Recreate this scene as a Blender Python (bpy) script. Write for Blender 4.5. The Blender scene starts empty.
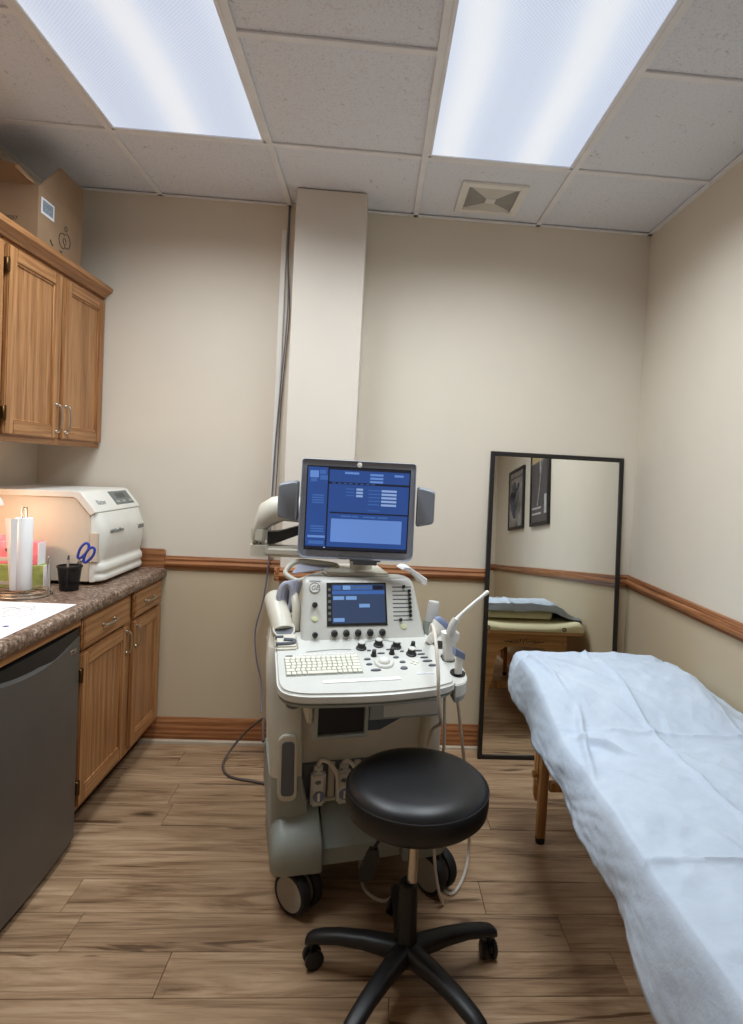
import bpy, bmesh, math, random
from mathutils import Vector, Matrix, noise
random.seed(7)
S = bpy.context.scene
C = S.collection
PI = math.pi

# ------------------------------------------------------------------ camera, world, exposure, lights
cam_d = bpy.data.cameras.new('camera'); cam = bpy.data.objects.new('camera', cam_d); C.objects.link(cam); S.camera = cam
yaw, pitch, roll, F = 0.0670, -0.0385, 0.0531, 605.36
f_ = Vector((math.sin(yaw)*math.cos(pitch), math.cos(yaw)*math.cos(pitch), math.sin(pitch)))
r_ = Vector((math.cos(yaw), -math.sin(yaw), 0)); u_ = r_.cross(f_)
r2 = r_*math.cos(roll) + u_*math.sin(roll); u2 = u_*math.cos(roll) - r_*math.sin(roll)
cam.matrix_world = Matrix(((r2.x, u2.x, -f_.x, 0.198), (r2.y, u2.y, -f_.y, -3.0231), (r2.z, u2.z, -f_.z, 1.4076), (0, 0, 0, 1)))
cam_d.sensor_fit = 'VERTICAL'; cam_d.sensor_height = 36; cam_d.sensor_width = 36
cam_d.lens = 36*F/1024; cam_d.shift_x = -44.4/1024; cam_d.shift_y = -18.2/1024; cam_d.clip_start = 0.02

wd = bpy.data.worlds.new('world'); S.world = wd; wd.use_nodes = True
wd.node_tree.nodes['Background'].inputs[0].default_value = (0.05, 0.05, 0.055, 1)
wd.node_tree.nodes['Background'].inputs[1].default_value = 0.3
S.view_settings.view_transform = 'Standard'; S.view_settings.look = 'None'
S.view_settings.exposure = 0.0; S.view_settings.gamma = 1.0; S.view_settings.use_curve_mapping = False
S.cycles.use_denoising = True
S.cycles.max_bounces = 10; S.cycles.diffuse_bounces = 6; S.cycles.glossy_bounces = 5; S.cycles.transmission_bounces = 6
S.cycles.sample_clamp_indirect = 6.0; S.cycles.caustics_reflective = False; S.cycles.caustics_refractive = False

TROFFER_W = 23.0          # watts of each ceiling fixture's area light (made in the fixture's builder)
TROFFER_COL = (0.885, 0.955, 1.0)
LENS = 0.80               # brightness of the lit prismatic lens

# ------------------------------------------------------------------ materials
def lin(c):
    return tuple(((v/255)/12.92 if v/255 <= .04045 else ((v/255+.055)/1.055)**2.4) for v in c[:3]) + (1,)
class NT:
    def __init__(s, name):
        s.m = bpy.data.materials.new(name); s.m.use_nodes = True
        s.t = s.m.node_tree; s.p = s.t.nodes['Principled BSDF']
    def n(s, ty, **kw):
        nd = s.t.nodes.new(ty)
        for k, v in kw.items():
            if k.startswith('i_'):
                k = k[2:]; k = int(k) if k.isdigit() else k.replace('_', ' ')
                nd.inputs[k].default_value = v
            else: setattr(nd, k, v)
        return nd
    def l(s, a, b): s.t.links.new(a, b)
    def coords(s, scale=(1, 1, 1), rnd=False, rot=(0, 0, 0)):
        tc = s.n('ShaderNodeTexCoord'); mp = s.n('ShaderNodeMapping')
        mp.inputs['Scale'].default_value = scale; mp.inputs['Rotation'].default_value = rot
        s.l(tc.outputs['Object'], mp.inputs['Vector'])
        if rnd:
            oi = s.n('ShaderNodeObjectInfo'); mu = s.n('ShaderNodeVectorMath', operation='SCALE')
            cx = s.n('ShaderNodeCombineXYZ'); 
            s.l(oi.outputs['Random'], cx.inputs[0]); s.l(oi.outputs['Random'], cx.inputs[1]); s.l(oi.outputs['Random'], cx.inputs[2])
            s.l(cx.outputs[0], mu.inputs[0]); mu.inputs['Scale'].default_value = 37.0
            s.l(mu.outputs[0], mp.inputs['Location'])
        return mp.outputs[0]
    def noise(s, vec, scale, detail=4, rough=.55, dist=0):
        nd = s.n('ShaderNodeTexNoise'); nd.inputs['Scale'].default_value = scale; nd.inputs['Detail'].default_value = detail
        nd.inputs['Roughness'].default_value = rough; nd.inputs['Distortion'].default_value = dist
        s.l(vec, nd.inputs['Vector']); return nd.outputs['Fac']
    def ramp(s, fac, stops):
        r = s.n('ShaderNodeValToRGB'); e = r.color_ramp.elements
        while len(e) < len(stops): e.new(.5)
        for k, (p, c) in enumerate(stops): e[k].position = p; e[k].color = lin(c)
        s.l(fac, r.inputs['Fac']); return r.outputs['Color']
    def mix(s, fac, a, b, mode='MIX'):
        m = s.n('ShaderNodeMix', data_type='RGBA', blend_type=mode)
        if isinstance(fac, float): m.inputs[0].default_value = fac
        else: s.l(fac, m.inputs[0])
        for sock, v in ((m.inputs[6], a), (m.inputs[7], b)):
            if isinstance(v, tuple): sock.default_value = v if len(v) == 4 else lin(v)
            else: s.l(v, sock)
        return m.outputs[2]
    def bump(s, h, strength=.2, dist=.002):
        b = s.n('ShaderNodeBump'); b.inputs['Strength'].default_value = strength; b.inputs['Distance'].default_value = dist
        s.l(h, b.inputs['Height']); s.l(b.outputs[0], s.p.inputs['Normal'])
def mat(name, col, rough=.5, metal=0, var=.06, scale=9, bump=0, bscale=120, spec=.5, coat=0, emit=0, alpha=None, trans=0):
    k = NT(name); v = k.coords()
    f = k.noise(v, scale, 3)
    d = tuple(max(0, c*(1-var)) for c in col); h = tuple(min(255, c*(1+var)) for c in col)
    c = k.ramp(f, [(.3, d), (.7, h)])
    k.l(c, k.p.inputs['Base Color'])
    k.p.inputs['Roughness'].default_value = rough; k.p.inputs['Metallic'].default_value = metal
    k.p.inputs['Specular IOR Level'].default_value = spec
    if coat: k.p.inputs['Coat Weight'].default_value = coat; k.p.inputs['Coat Roughness'].default_value = .15
    if bump: k.bump(k.noise(v, bscale, 3), bump)
    if emit: k.l(c, k.p.inputs['Emission Color']); k.p.inputs['Emission Strength'].default_value = emit
    if trans: k.p.inputs['Transmission Weight'].default_value = trans
    if alpha is not None: k.p.inputs['Alpha'].default_value = alpha
    return k.m
def wood(name, cols, axis, rough=.42, rnd=False, scale=1.0, contrast=1.0):
    """oak with the grain running along the axis"""
    k = NT(name); sc = [16*scale]*3; sc[axis] = .9*scale
    v = k.coords(tuple(sc), rnd)
    n1 = k.noise(v, 2.2, 5, .6, 1.2); 
    wv = k.n('ShaderNodeTexWave', wave_type='RINGS', rings_direction='XYZ'[axis]); k.l(v, wv.inputs['Vector'])
    wv.inputs['Scale'].default_value = .8; wv.inputs['Distortion'].default_value = 9; wv.inputs['Detail'].default_value = 3; wv.inputs['Detail Scale'].default_value = .9
    sc2 = [160*scale]*3; sc2[axis] = 5*scale
    v2 = k.coords(tuple(sc2), rnd); n2 = k.noise(v2, 1, 3, .6)
    ad = k.n('ShaderNodeMath', operation='MULTIPLY_ADD'); k.l(wv.outputs['Fac'], ad.inputs[0]); ad.inputs[1].default_value = .38
    mu = k.n('ShaderNodeMath', operation='MULTIPLY'); k.l(n1, mu.inputs[0]); mu.inputs[1].default_value = .62; k.l(mu.outputs[0], ad.inputs[2])
    c = k.ramp(ad.outputs[0], [(.22, cols[0]), (.5, cols[1]), (.78, cols[2])])
    pores = k.ramp(n2, [(.33, (150, 132, 118)), (.55, (255, 255, 255))])
    c2 = k.mix(.55*contrast, c, pores, 'MULTIPLY')
    k.l(c2, k.p.inputs['Base Color']); k.p.inputs['Roughness'].default_value = rough
    k.bump(n2, .12, .001)
    return k.m
OAK = ((150, 102, 60), (170, 120, 74), (184, 136, 90))
RAIL = ((126, 76, 44), (154, 100, 62), (176, 122, 80))
m_oak_z = wood('oak_vertical', OAK, 2); m_oak_y = wood('oak_lengthwise', OAK, 1)
m_rail_x = wood('oak_trim_across', RAIL, 0, .35); m_rail_y = wood('oak_trim_along', RAIL, 1, .35); m_rail_z = wood('oak_trim_up', RAIL, 2, .35)
m_ply = wood('beech_plywood', ((206, 158, 102), (220, 174, 118), (230, 188, 134)), 0, .45, contrast=.5)
m_legwood = wood('beech_leg', ((150, 104, 58), (176, 128, 76), (192, 146, 94)), 2, .45, contrast=.5)

def plank_material():
    k = NT('walnut_laminate')
    v = k.coords((1.0, 8.5, 1), True)
    n1 = k.noise(v, 1.5, 6, .62, 1.6)
    v2 = k.coords((2.2, 60, 1), True); n2 = k.noise(v2, 1.5, 4, .65, .4)
    v3 = k.coords((1.0, 3.4, 1), True)
    vo = k.n('ShaderNodeTexVoronoi'); vo.inputs['Scale'].default_value = 1.7
    nz = k.n('ShaderNodeTexNoise'); nz.inputs['Scale'].default_value = 4; k.l(v3, nz.inputs['Vector'])
    va = k.n('ShaderNodeVectorMath', operation='MULTIPLY_ADD'); k.l(nz.outputs['Color'], va.inputs[0]); va.inputs[1].default_value = (.35, .35, .35); k.l(v3, va.inputs[2])
    k.l(va.outputs[0], vo.inputs['Vector'])
    c = k.ramp(n1, [(.26, (112, 88, 66)), (.42, (160, 132, 104)), (.56, (182, 154, 124)), (.74, (204, 178, 148))])
    streak = k.ramp(n2, [(.3, (186, 170, 154)), (.5, (255, 255, 255))])
    c = k.mix(.75, c, streak, 'MULTIPLY')
    knot = k.ramp(vo.outputs['Distance'], [(.04, (96, 74, 58)), (.15, (255, 255, 255))])
    c = k.mix(.8, c, knot, 'MULTIPLY')
    v4 = k.coords((.7, 11, 1), True); n4 = k.noise(v4, 1.1, 3, .5, 2.2)
    dark = k.ramp(n4, [(.33, (120, 98, 82)), (.375, (255, 255, 255))])
    c = k.mix(.75, c, dark, 'MULTIPLY')
    oi = k.n('ShaderNodeObjectInfo'); tint = k.ramp(oi.outputs['Random'], [(0, (222, 214, 206)), (1, (255, 250, 244))])
    c = k.mix(.8, c, tint, 'MULTIPLY')
    k.l(c, k.p.inputs['Base Color']); k.p.inputs['Roughness'].default_value = .42; k.p.inputs['Specular IOR Level'].default_value = .35
    k.bump(n2, .1, .001)
    return k.m
m_plank = plank_material()

def wall_material(name, up, low=None, zc=.895):
    k = NT(name); tc = k.n('ShaderNodeTexCoord')
    v = k.coords(); n = k.noise(v, 3, 3)
    a = k.ramp(n, [(.3, tuple(c*.985 for c in up)), (.7, up)])
    if low:
        b = k.ramp(n, [(.3, tuple(c*.98 for c in low)), (.7, low)])
        sp = k.n('ShaderNodeSeparateXYZ'); k.l(tc.outputs['Object'], sp.inputs[0])
        gt = k.n('ShaderNodeMath', operation='GREATER_THAN'); k.l(sp.outputs['Z'], gt.inputs[0]); gt.inputs[1].default_value = zc
        a = k.mix(gt.outputs[0], b, a)
    k.l(a, k.p.inputs['Base Color']); k.p.inputs['Roughness'].default_value = .75; k.p.inputs['Specular IOR Level'].default_value = .25
    k.bump(k.noise(v, 160, 3), .08, .002)
    return k.m
m_wall = wall_material('painted_wall', (220, 211, 196), (198, 182, 155))
m_col = wall_material('painted_column', (216, 208, 197), (192, 176, 150))

def tile_material():
    k = NT('fissured_tile'); v = k.coords((1, 1, 1), True)
    n = k.noise(v, 150, 4, .7); n2 = k.noise(v, 38, 3, .6, 1)
    c = k.ramp(n, [(.33, (202, 204, 210)), (.45, (226, 229, 237)), (.8, (231, 234, 242))])
    c2 = k.ramp(n2, [(.28, (205, 203, 200)), (.36, (255, 255, 255))])
    c = k.mix(.7, c, c2, 'MULTIPLY')
    k.l(c, k.p.inputs['Base Color']); k.p.inputs['Roughness'].default_value = .9; k.bump(n, .3, .003)
    return k.m
m_tile = tile_material()
m_runner = mat('runner_paint', (232, 232, 234), .5, 0, .02)
m_dark = mat('dark_plenum', (30, 28, 27), .8)
def counter_material():
    k = NT('speckled_laminate'); v = k.coords()
    n = k.noise(v, 70, 4, .75); n2 = k.noise(v, 18, 4, .6, .5)
    vo = k.n('ShaderNodeTexVoronoi'); vo.inputs['Scale'].default_value = 150; k.l(v, vo.inputs['Vector'])
    c = k.ramp(n, [(.36, (56, 42, 36)), (.46, (112, 92, 78)), (.56, (146, 126, 112)), (.66, (206, 192, 178))])
    c2 = k.ramp(n2, [(.35, (196, 176, 164)), (.6, (255, 250, 244))])
    c = k.mix(.8, c, c2, 'MULTIPLY')
    k.l(c, k.p.inputs['Base Color']); k.p.inputs['Roughness'].default_value = .34
    return k.m
m_counter = counter_material()
m_white = mat('white_plastic', (232, 230, 224), .4, 0, .02)
m_shoe = mat('pale_shoe_moulding', (176, 160, 138), .5, 0, .03)
m_beige = mat('medical_beige', (206, 202, 188), .4, 0, .02)
m_consl = mat('console_grey', (204, 204, 198), .35, 0, .02, coat=.15)
m_grey = mat('green_grey_plastic', (150, 156, 150), .45, 0, .03)
m_dgrey = mat('dark_bezel_grey', (92, 96, 104), .42, 0, .03)
m_bezel = mat('monitor_grey', (150, 156, 171), .42, 0, .02)
m_spk = mat('speaker_grey', (124, 129, 138), .5, 0, .03)
m_black = mat('black_plastic', (22, 22, 24), .45, 0, .1)
m_vinyl = mat('black_vinyl', (17, 17, 20), .42, 0, .08, bump=.05, bscale=400, spec=.5)
m_chrome = mat('brushed_nickel', (196, 190, 180), .28, 1, .03)
m_brass = mat('antique_brass', (92, 66, 38), .4, .9, .08)
m_fridge = mat('dark_stainless', (104, 100, 96), .45, .5, .03, 4)
m_key = mat('cream_keys', (222, 220, 204), .5, 0, .02)
m_rubber = mat('rubber', (26, 24, 24), .7, 0, .1)
m_wheelface = mat('wheel_cover', (158, 152, 142), .55, 0, .03)
m_cord_w = mat('white_cable', (212, 204, 192), .5, 0, .03)
m_cord_b = mat('blue_grey_cable', (112, 116, 136), .5, 0, .05)
m_cord_k = mat('dark_cable', (88, 76, 68), .6, 0, .05)
m_bluegrey = mat('lens_blue_grey', (116, 128, 160), .4, 0, .03)
m_coil = mat('pale_blue_coil', (178, 182, 200), .5, 0, .03)
m_card = mat('cardboard', (140, 114, 88), .8, 0, .05, 6, .1, 60)
m_cardin = mat('cardboard_inside', (168, 136, 104), .85, 0, .05)
m_ink = mat('dark_ink', (52, 44, 40), .7)
m_brownink = mat('burnt_ink', (74, 40, 20), .7)
m_label = mat('label_white', (214, 216, 220), .6, 0, .02)
m_barcode = mat('label_grey_print', (118, 128, 140), .6, 0, .3, 180)
m_auto = mat('autoclave_white', (222, 220, 212), .38, 0, .015)
m_autoside = mat('autoclave_side', (206, 194, 178), .45, 0, .015)
m_lcd = mat('lcd_grey', (104, 110, 108), .35, 0, .05)
m_lcdd = mat('lcd_dark', (66, 72, 72), .3)
m_paper = mat('paper', (236, 236, 240), .8, 0, .01)
m_towel = mat('paper_towel', (240, 240, 240), .9, 0, .01, bump=.2, bscale=300)
m_pink = mat('pink_print', (222, 120, 138), .6, 0, .1, 30)
m_green = mat('green_print', (140, 158, 92), .6, 0, .12, 30)
m_mesh = mat('black_wire_mesh', (24, 24, 28), .5, .4, .1, alpha=.6)
m_blue = mat('scissor_blue', (36, 62, 168), .4, 0, .05)
m_steel = mat('steel', (170, 170, 172), .25, 1, .03)
m_cream = mat('cream_vinyl', (242, 234, 196), .45, 0, .02)
m_frameblk = mat('black_frame', (24, 20, 18), .45, 0, .1)
m_print1 = mat('grey_print', (128, 124, 122), .5, 0, .35, 9)
m_print2 = mat('charcoal_print', (78, 74, 76), .45, 0, .08, 12)
m_printlt = mat('light_print', (176, 174, 172), .5, 0, .1, 40)
m_printcr = mat('cream_print', (176, 156, 118), .5, 0, .05)
m_gel = mat('frosted_plastic', (226, 226, 226), .35, 0, .01, trans=.25)
def sheet_material():
    k = NT('disposable_sheet'); v = k.coords()
    n = k.noise(v, 7, 5, .65, .6); c = k.ramp(n, [(.3, (180, 193, 210)), (.7, (194, 206, 221))])
    k.l(c, k.p.inputs['Base Color']); k.p.inputs['Roughness'].default_value = .6; k.p.inputs['Specular IOR Level'].default_value = .3
    n2 = k.noise(v, 30, 4, .6, .3); k.bump(n2, .32, .006)
    return k.m
m_sheet = sheet_material()
def mirror_material():
    k = NT('mirror_silver'); v = k.coords(); n = k.noise(v, 2, 1)
    k.l(k.ramp(n, [(0, (238, 240, 236)), (1, (240, 242, 238))]), k.p.inputs['Base Color'])
    k.p.inputs['Metallic'].default_value = 1; k.p.inputs['Roughness'].default_value = .012
    return k.m
m_mirror = mirror_material()
def screen_mat(name, col, e=1.0):
    k = NT(name); v = k.coords(); n = k.noise(v, 3, 1)
    c = k.ramp(n, [(.3, tuple(x*.96 for x in col)), (.7, col)])
    k.p.inputs['Base Color'].default_value = (.01, .01, .012, 1); k.p.inputs['Roughness'].default_value = .25
    k.l(c, k.p.inputs['Emission Color']); k.p.inputs['Emission Strength'].default_value = e
    return k.m
ms_navy = screen_mat('screen_navy', (36, 72, 138)); ms_dark = screen_mat('screen_black', (14, 20, 40)); ms_mid = screen_mat('screen_blue', (60, 100, 168))
ms_light = screen_mat('screen_light', (98, 136, 204)); ms_pale = screen_mat('screen_pale', (140, 166, 212)); ms_slate = screen_mat('screen_slate', (52, 68, 98))
ms_sky = screen_mat('screen_sky', (118, 158, 212))
def lens_material():
    k = NT('lit_prismatic_lens'); tc = k.n('ShaderNodeTexCoord')
    v = k.coords((1, 1, 1)); 
    wv = k.n('ShaderNodeTexWave', bands_direction='X'); wv.inputs['Scale'].default_value = .95; wv.inputs['Distortion'].default_value = 1.6; wv.inputs['Detail'].default_value = 1; wv.inputs['Detail Scale'].default_value = .8
    wv.inputs['Phase Offset'].default_value = 1.4
    k.l(v, wv.inputs['Vector'])
    ck = k.n('ShaderNodeTexChecker'); ck.inputs['Scale'].default_value = 160; k.l(v, ck.inputs['Vector'])
    c = k.ramp(wv.outputs['Fac'], [(.1, (212, 223, 243)), (.6, (224, 234, 250)), (.97, (248, 251, 255))])
    c = k.mix(ck.outputs['Fac'], c, k.mix(1.0, c, (232, 238, 246), 'MULTIPLY'))
    k.p.inputs['Base Color'].default_value = (.35, .36, .38, 1); k.p.inputs['Roughness'].default_value = .4
    k.l(c, k.p.inputs['Emission Color']); k.p.inputs['Emission Strength'].default_value = LENS
    return k.m
m_lens = lens_material()
m_bulb = screen_mat('lit_bulb', (255, 236, 214), 6)

# ------------------------------------------------------------------ geometry helpers
def catmull(pts, res=6, closed=False):
    P = [Vector(p) for p in pts]; out = []
    n = len(P); rng = n if closed else n-1
    for i in range(rng):
        if closed: a, b, c, d = P[(i-1) % n], P[i], P[(i+1) % n], P[(i+2) % n]
        else: a, b, c, d = P[max(i-1, 0)], P[i], P[i+1], P[min(i+2, n-1)]
        for j in range(res):
            t = j/res
            out.append(.5*((2*b)+(c-a)*t+(2*a-5*b+4*c-d)*t*t+(3*b-a-3*c+d)*t**3))
    if not closed: out.append(P[-1])
    return out
class B:
    """collects shapes; .o() links them as one mesh object"""
    def __init__(s): s.bm = bmesh.new(); s.mi = 0
    def _merge(s, t, M=None):
        if M is not None: bmesh.ops.transform(t, matrix=M, verts=t.verts)
        for f in t.faces: f.material_index = s.mi
        me = bpy.data.meshes.new('tmp'); t.to_mesh(me); t.free(); s.bm.from_mesh(me); bpy.data.meshes.remove(me)
        return s
    def mat(s, i): s.mi = i; return s
    def box(s, lo, hi, r=0, seg=2, M=None):
        t = bmesh.new(); bmesh.ops.create_cube(t, size=1)
        for v in t.verts: v.co = Vector(((lo[k]+hi[k])/2 + v.co[k]*(hi[k]-lo[k]) for k in range(3)))
        if r: bmesh.ops.bevel(t, geom=list(t.edges), offset=r, segments=seg, affect='EDGES', clamp_overlap=True)
        return s._merge(t, M)
    def prism(s, pts, axis, lo, hi, r=0, seg=2, M=None, fn=None):
        """pts: outline in the two other axes (in xyz order)"""
        t = bmesh.new(); o = [k for k in range(3) if k != axis]
        def mk(h):
            vs = []
            for p in pts:
                c = [0, 0, 0]; c[o[0]], c[o[1]], c[axis] = p[0], p[1], h
                vs.append(t.verts.new(c))
            return vs
        a, b = mk(lo), mk(hi); n = len(pts)
        t.faces.new(a); t.faces.new(b[::-1])
        for i in range(n): t.faces.new((a[i], b[i], b[(i+1) % n], a[(i+1) % n]))
        bmesh.ops.recalc_face_normals(t, faces=t.faces)
        if r: 
            ed = [e for e in t.edges if len(e.link_faces) == 2 and e.calc_face_angle(0) > .5]
            bmesh.ops.bevel(t, geom=ed, offset=r, segments=seg, affect='EDGES', clamp_overlap=True)
        if fn:
            for v in t.verts: v.co = fn(v.co)
        return s._merge(t, M)
    def cyl(s, p0, p1, r0, r1=None, n=20, r=0):
        r1 = r0 if r1 is None else r1; p0, p1 = Vector(p0), Vector(p1); d = p1-p0; L = d.length
        q = d.to_track_quat('Z', 'Y').to_matrix().to_4x4()
        prof = [(0, 0), (r0-r, 0), (r0, r), (r1, L-r), (r1-r, L), (0, L)] if r else [(0, 0), (r0, 0), (r1, L), (0, L)]
        return s.lathe(prof, Matrix.Translation(p0) @ q, n)
    def lathe(s, prof, M=None, n=32, close=False):
        t = bmesh.new(); rings = []
        for (r, z) in prof:
            if r < 1e-6: rings.append([t.verts.new((0, 0, z))])
            else: rings.append([t.verts.new((r*math.cos(2*PI*k/n), r*math.sin(2*PI*k/n), z)) for k in range(n)])
        if close: rings.append(rings[0])
        for a, b in zip(rings, rings[1:]):
            for k in range(n):
                a0, a1 = a[k % len(a)], a[(k+1) % len(a)]; b0, b1 = b[k % len(b)], b[(k+1) % len(b)]
                vs = []
                for v in (a0, a1, b1, b0):
                    if v not in vs: vs.append(v)
                if len(vs) > 2: t.faces.new(vs)
        bmesh.ops.recalc_face_normals(t, faces=t.faces)
        return s._merge(t, M)
    def tube(s, pts, r, n=8, res=6, closed=False, flat=1.0, smooth=True):
        P = catmull(pts, res, closed) if smooth else [Vector(p) for p in pts]
        t = bmesh.new(); rings = []; m = len(P)
        up = Vector((0, 0, 1)); prev = None
        for i in range(m):
            if closed: d = P[(i+1) % m]-P[i-1]
            else: d = P[min(i+1, m-1)]-P[max(i-1, 0)]
            d.normalize()
            if prev is None:
                a = d.cross(up); 
                if a.length < .1: a = d.cross(Vector((1, 0, 0)))
            else: a = prev - d*prev.dot(d)
            a.normalize(); prev = a; b = d.cross(a)
            rr = r(i/(m-1)) if callable(r) else r
            rings.append([t.verts.new(P[i]+(a*math.cos(2*PI*k/n)+b*math.sin(2*PI*k/n)*flat)*rr) for k in range(n)])
        for i in range(m if closed else m-1):
            a, b = rings[i], rings[(i+1) % m]
            for k in range(n): t.faces.new((a[k], a[(k+1) % n], b[(k+1) % n], b[k]))
        if not closed: t.faces.new(rings[0][::-1]); t.faces.new(rings[-1])
        bmesh.ops.recalc_face_normals(t, faces=t.faces)
        return s._merge(t)
    def loft(s, rings, caps=True, closed=True):
        t = bmesh.new(); R = [[t.verts.new(p) for p in r] for r in rings]; n = len(R[0])
        for a, b in zip(R, R[1:]):
            for k in range(n if closed else n-1): t.faces.new((a[k], a[(k+1) % n], b[(k+1) % n], b[k]))
        if caps: t.faces.new(R[0][::-1]); t.faces.new(R[-1])
        bmesh.ops.recalc_face_normals(t, faces=t.faces)
        return s._merge(t)
    def quad(s, a, b, c, d):
        vs = [s.bm.verts.new(p) for p in (a, b, c, d)]; f = s.bm.faces.new(vs); f.material_index = s.mi; return s
    def sphere(s, c, rad, n=20, m=12, sc=(1, 1, 1)):
        t = bmesh.new(); bmesh.ops.create_uvsphere(t, u_segments=n, v_segments=m, radius=1)
        for v in t.verts: v.co = Vector((c[k]+v.co[k]*rad*sc[k] for k in range(3)))
        return s._merge(t)
    def text(s, txt, size, M, depth=.0004, align='LEFT', shear=0):
        cu = bpy.data.curves.new('tmp_text', 'FONT'); cu.body = txt; cu.size = size; cu.extrude = depth; cu.align_x = align; cu.shear = shear
        ob = bpy.data.objects.new('tmp_text', cu); C.objects.link(ob); bpy.context.view_layer.update()
        me = bpy.data.meshes.new_from_object(ob.evaluated_get(bpy.context.evaluated_depsgraph_get()))
        t = bmesh.new(); t.from_mesh(me); bpy.data.objects.remove(ob); bpy.data.curves.remove(cu); bpy.data.meshes.remove(me)
        return s._merge(t, M)
    def o(s, name, m, parent=None, smooth=38, xf=None):
        if xf is not None: bmesh.ops.transform(s.bm, matrix=xf, verts=s.bm.verts)
        me = bpy.data.meshes.new(name); s.bm.to_mesh(me); s.bm.free()
        for mm in (m if isinstance(m, (list, tuple)) else [m]): me.materials.append(mm)
        if smooth: me.shade_smooth(); me.set_sharp_from_angle(angle=math.radians(smooth))
        ob = bpy.data.objects.new(name, me); C.objects.link(ob)
        if parent is not None: attach(ob, parent)
        return ob
MW = {}
def attach(ob, parent):
    ob.parent = parent
    if parent.type == 'EMPTY' and parent.name in MW: ob.matrix_parent_inverse = MW[parent.name]
def tag(o, label, cat, group=None):
    o['label'] = label; o['category'] = cat
    if group: o['group'] = group
    return o
def thing(name, label, cat, loc=(0, 0, 0), rz=0, group=None, world=True):
    """Empty at the base of a thing. world=True: its parts are modelled in room coordinates"""
    e = bpy.data.objects.new(name, None); C.objects.link(e); e.location = loc; e.rotation_euler = (0, 0, rz); e.empty_display_size = .1
    if world: MW[e.name] = (Matrix.Translation(Vector(loc)) @ Matrix.Rotation(rz, 4, 'Z')).inverted()
    return tag(e, label, cat, group)
def structure(o): o['kind'] = 'structure'; return o
def frame_M(origin, xdir, ydir):
    x = Vector(xdir).normalized(); y = Vector(ydir).normalized(); z = x.cross(y)
    return Matrix(((x.x, y.x, z.x, origin[0]), (x.y, y.y, z.y, origin[1]), (x.z, y.z, z.z, origin[2]), (0, 0, 0, 1)))

XL, XR, YF_, H = -1.427, 1.520, -3.52, 2.654     # room: left wall, right wall, wall behind the camera, ceiling

# ------------------------------------------------------------------ room shell
T = .1
structure(B().box((XL-T, 0, -.05), (XR+T, T, H+.1)).o('wall_back', m_wall, smooth=0))
structure(B().box((XL-T, YF_-T, -.05), (XL, 0, H+.1)).o('wall_left', m_wall, smooth=0))
structure(B().box((XR, YF_-T, -.05), (XR+T, 0, H+.1)).o('wall_right', m_wall, smooth=0))
structure(B().box((XL-T, YF_-T, -.05), (XR+T, YF_, H+.1)).o('wall_front', m_wall, smooth=0))
COLX0, COLX1, COLY = -.225, .095, -.205
structure(B().box((COLX0, COLY, 0), (COLX1, 0, H), .004, 1).o('wall_column', m_col))

floor = structure(B().box((XL-T, YF_-T, -.06), (XR+T, T, -.010)).o('floor', m_dark, smooth=0))
PW = .1520
pcache = {}
def plank_mesh(L):
    L = round(L, 3)
    if L not in pcache:
        b = B().box((-L/2+.0006, -PW/2+.0007, -.010), (L/2-.0006, PW/2-.0007, 0), .0012, 1)
        o = b.o('plank', m_plank, smooth=0); pcache[L] = o.data; bpy.data.objects.remove(o)
    return pcache[L]
row = 0; y1 = -.0945 + PW
rnd = random.Random(3)
while y1 - PW*row > YF_:
    ya = y1 - PW*row; yc = ya - PW/2
    if abs(yc+1.085) < .02: joints = [-.70, .62]
    elif abs(yc+1.237) < .02: joints = [-.627, .85]
    else:
        j0 = XL + rnd.uniform(.15, 1.3); joints = [j0, j0+1.28]
    xs = [XL-.05] + [j for j in joints if XL+.1 < j < XR-.1] + [XR+.05]
    for a, b in zip(xs, xs[1:]):
        o = bpy.data.objects.new('plank', plank_mesh(b-a)); C.objects.link(o); o.location = ((a+b)/2, yc, 0); o.parent = floor
    row += 1

# ceiling: slab, grid runners, tiles
ceil = structure(B().box((XL-T, YF_-T, H+.03), (XR+T, T, H+.1)).o('ceiling', m_dark, smooth=0))
G = .6096; GX = -.8922; GY = -.5611
gx = [GX+G*k for k in range(-1, 5)]; gx = [x for x in gx if XL < x < XR]
gy = [GY-G*k for k in range(-1, 6)]; gy = [y for y in gy if YF_ < y < 0]
def in_col(x, y): return COLX0 < x < COLX1 and y > COLY
for x in gx:
    B().box((x-.012, YF_, H-.004), (x+.012, 0, H+.004), .001, 1).box((x-.003, YF_, H), (x+.003, 0, H+.03)).o('runner', m_runner, ceil, smooth=0)
for y in gy:
    cut = GY-2*G+.1 < y < GY-.1
    for xa, xb in (((XL, GX), (GX+G, GX+2*G), (GX+3*G, XR)) if cut else ((XL, XR),)):
        B().box((xa, y-.012, H-.0035), (xb, y+.012, H+.0045), .001, 1).o('runner', m_runner, ceil, smooth=0)
bs = []
for nm, lo, hi in (('b', (XL, -.022, H-.004), (XR, 0, H)), ('r', (XR-.022, YF_, H-.004), (XR, 0, H)), ('l', (XL, YF_, H-.004), (XL+.022, 0, H)), ('f', (XL, YF_, H-.004), (XR, YF_+.022, H))):
    B().box(lo, hi).o('edge_angle', m_runner, ceil, smooth=0)
LIGHT_CELLS = []
tcache = {}
def tile_mesh(w, d):
    k = (round(w, 3), round(d, 3))
    if k not in tcache:
        o = B().box((-w/2, -d/2, 0), (w/2, d/2, .014), .002, 1).o('ceiling_tile', m_tile, smooth=0); tcache[k] = o.data; bpy.data.objects.remove(o)
    return tcache[k]
ex = [XL]+gx+[XR]; ey = [0]+gy+[YF_]
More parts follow.
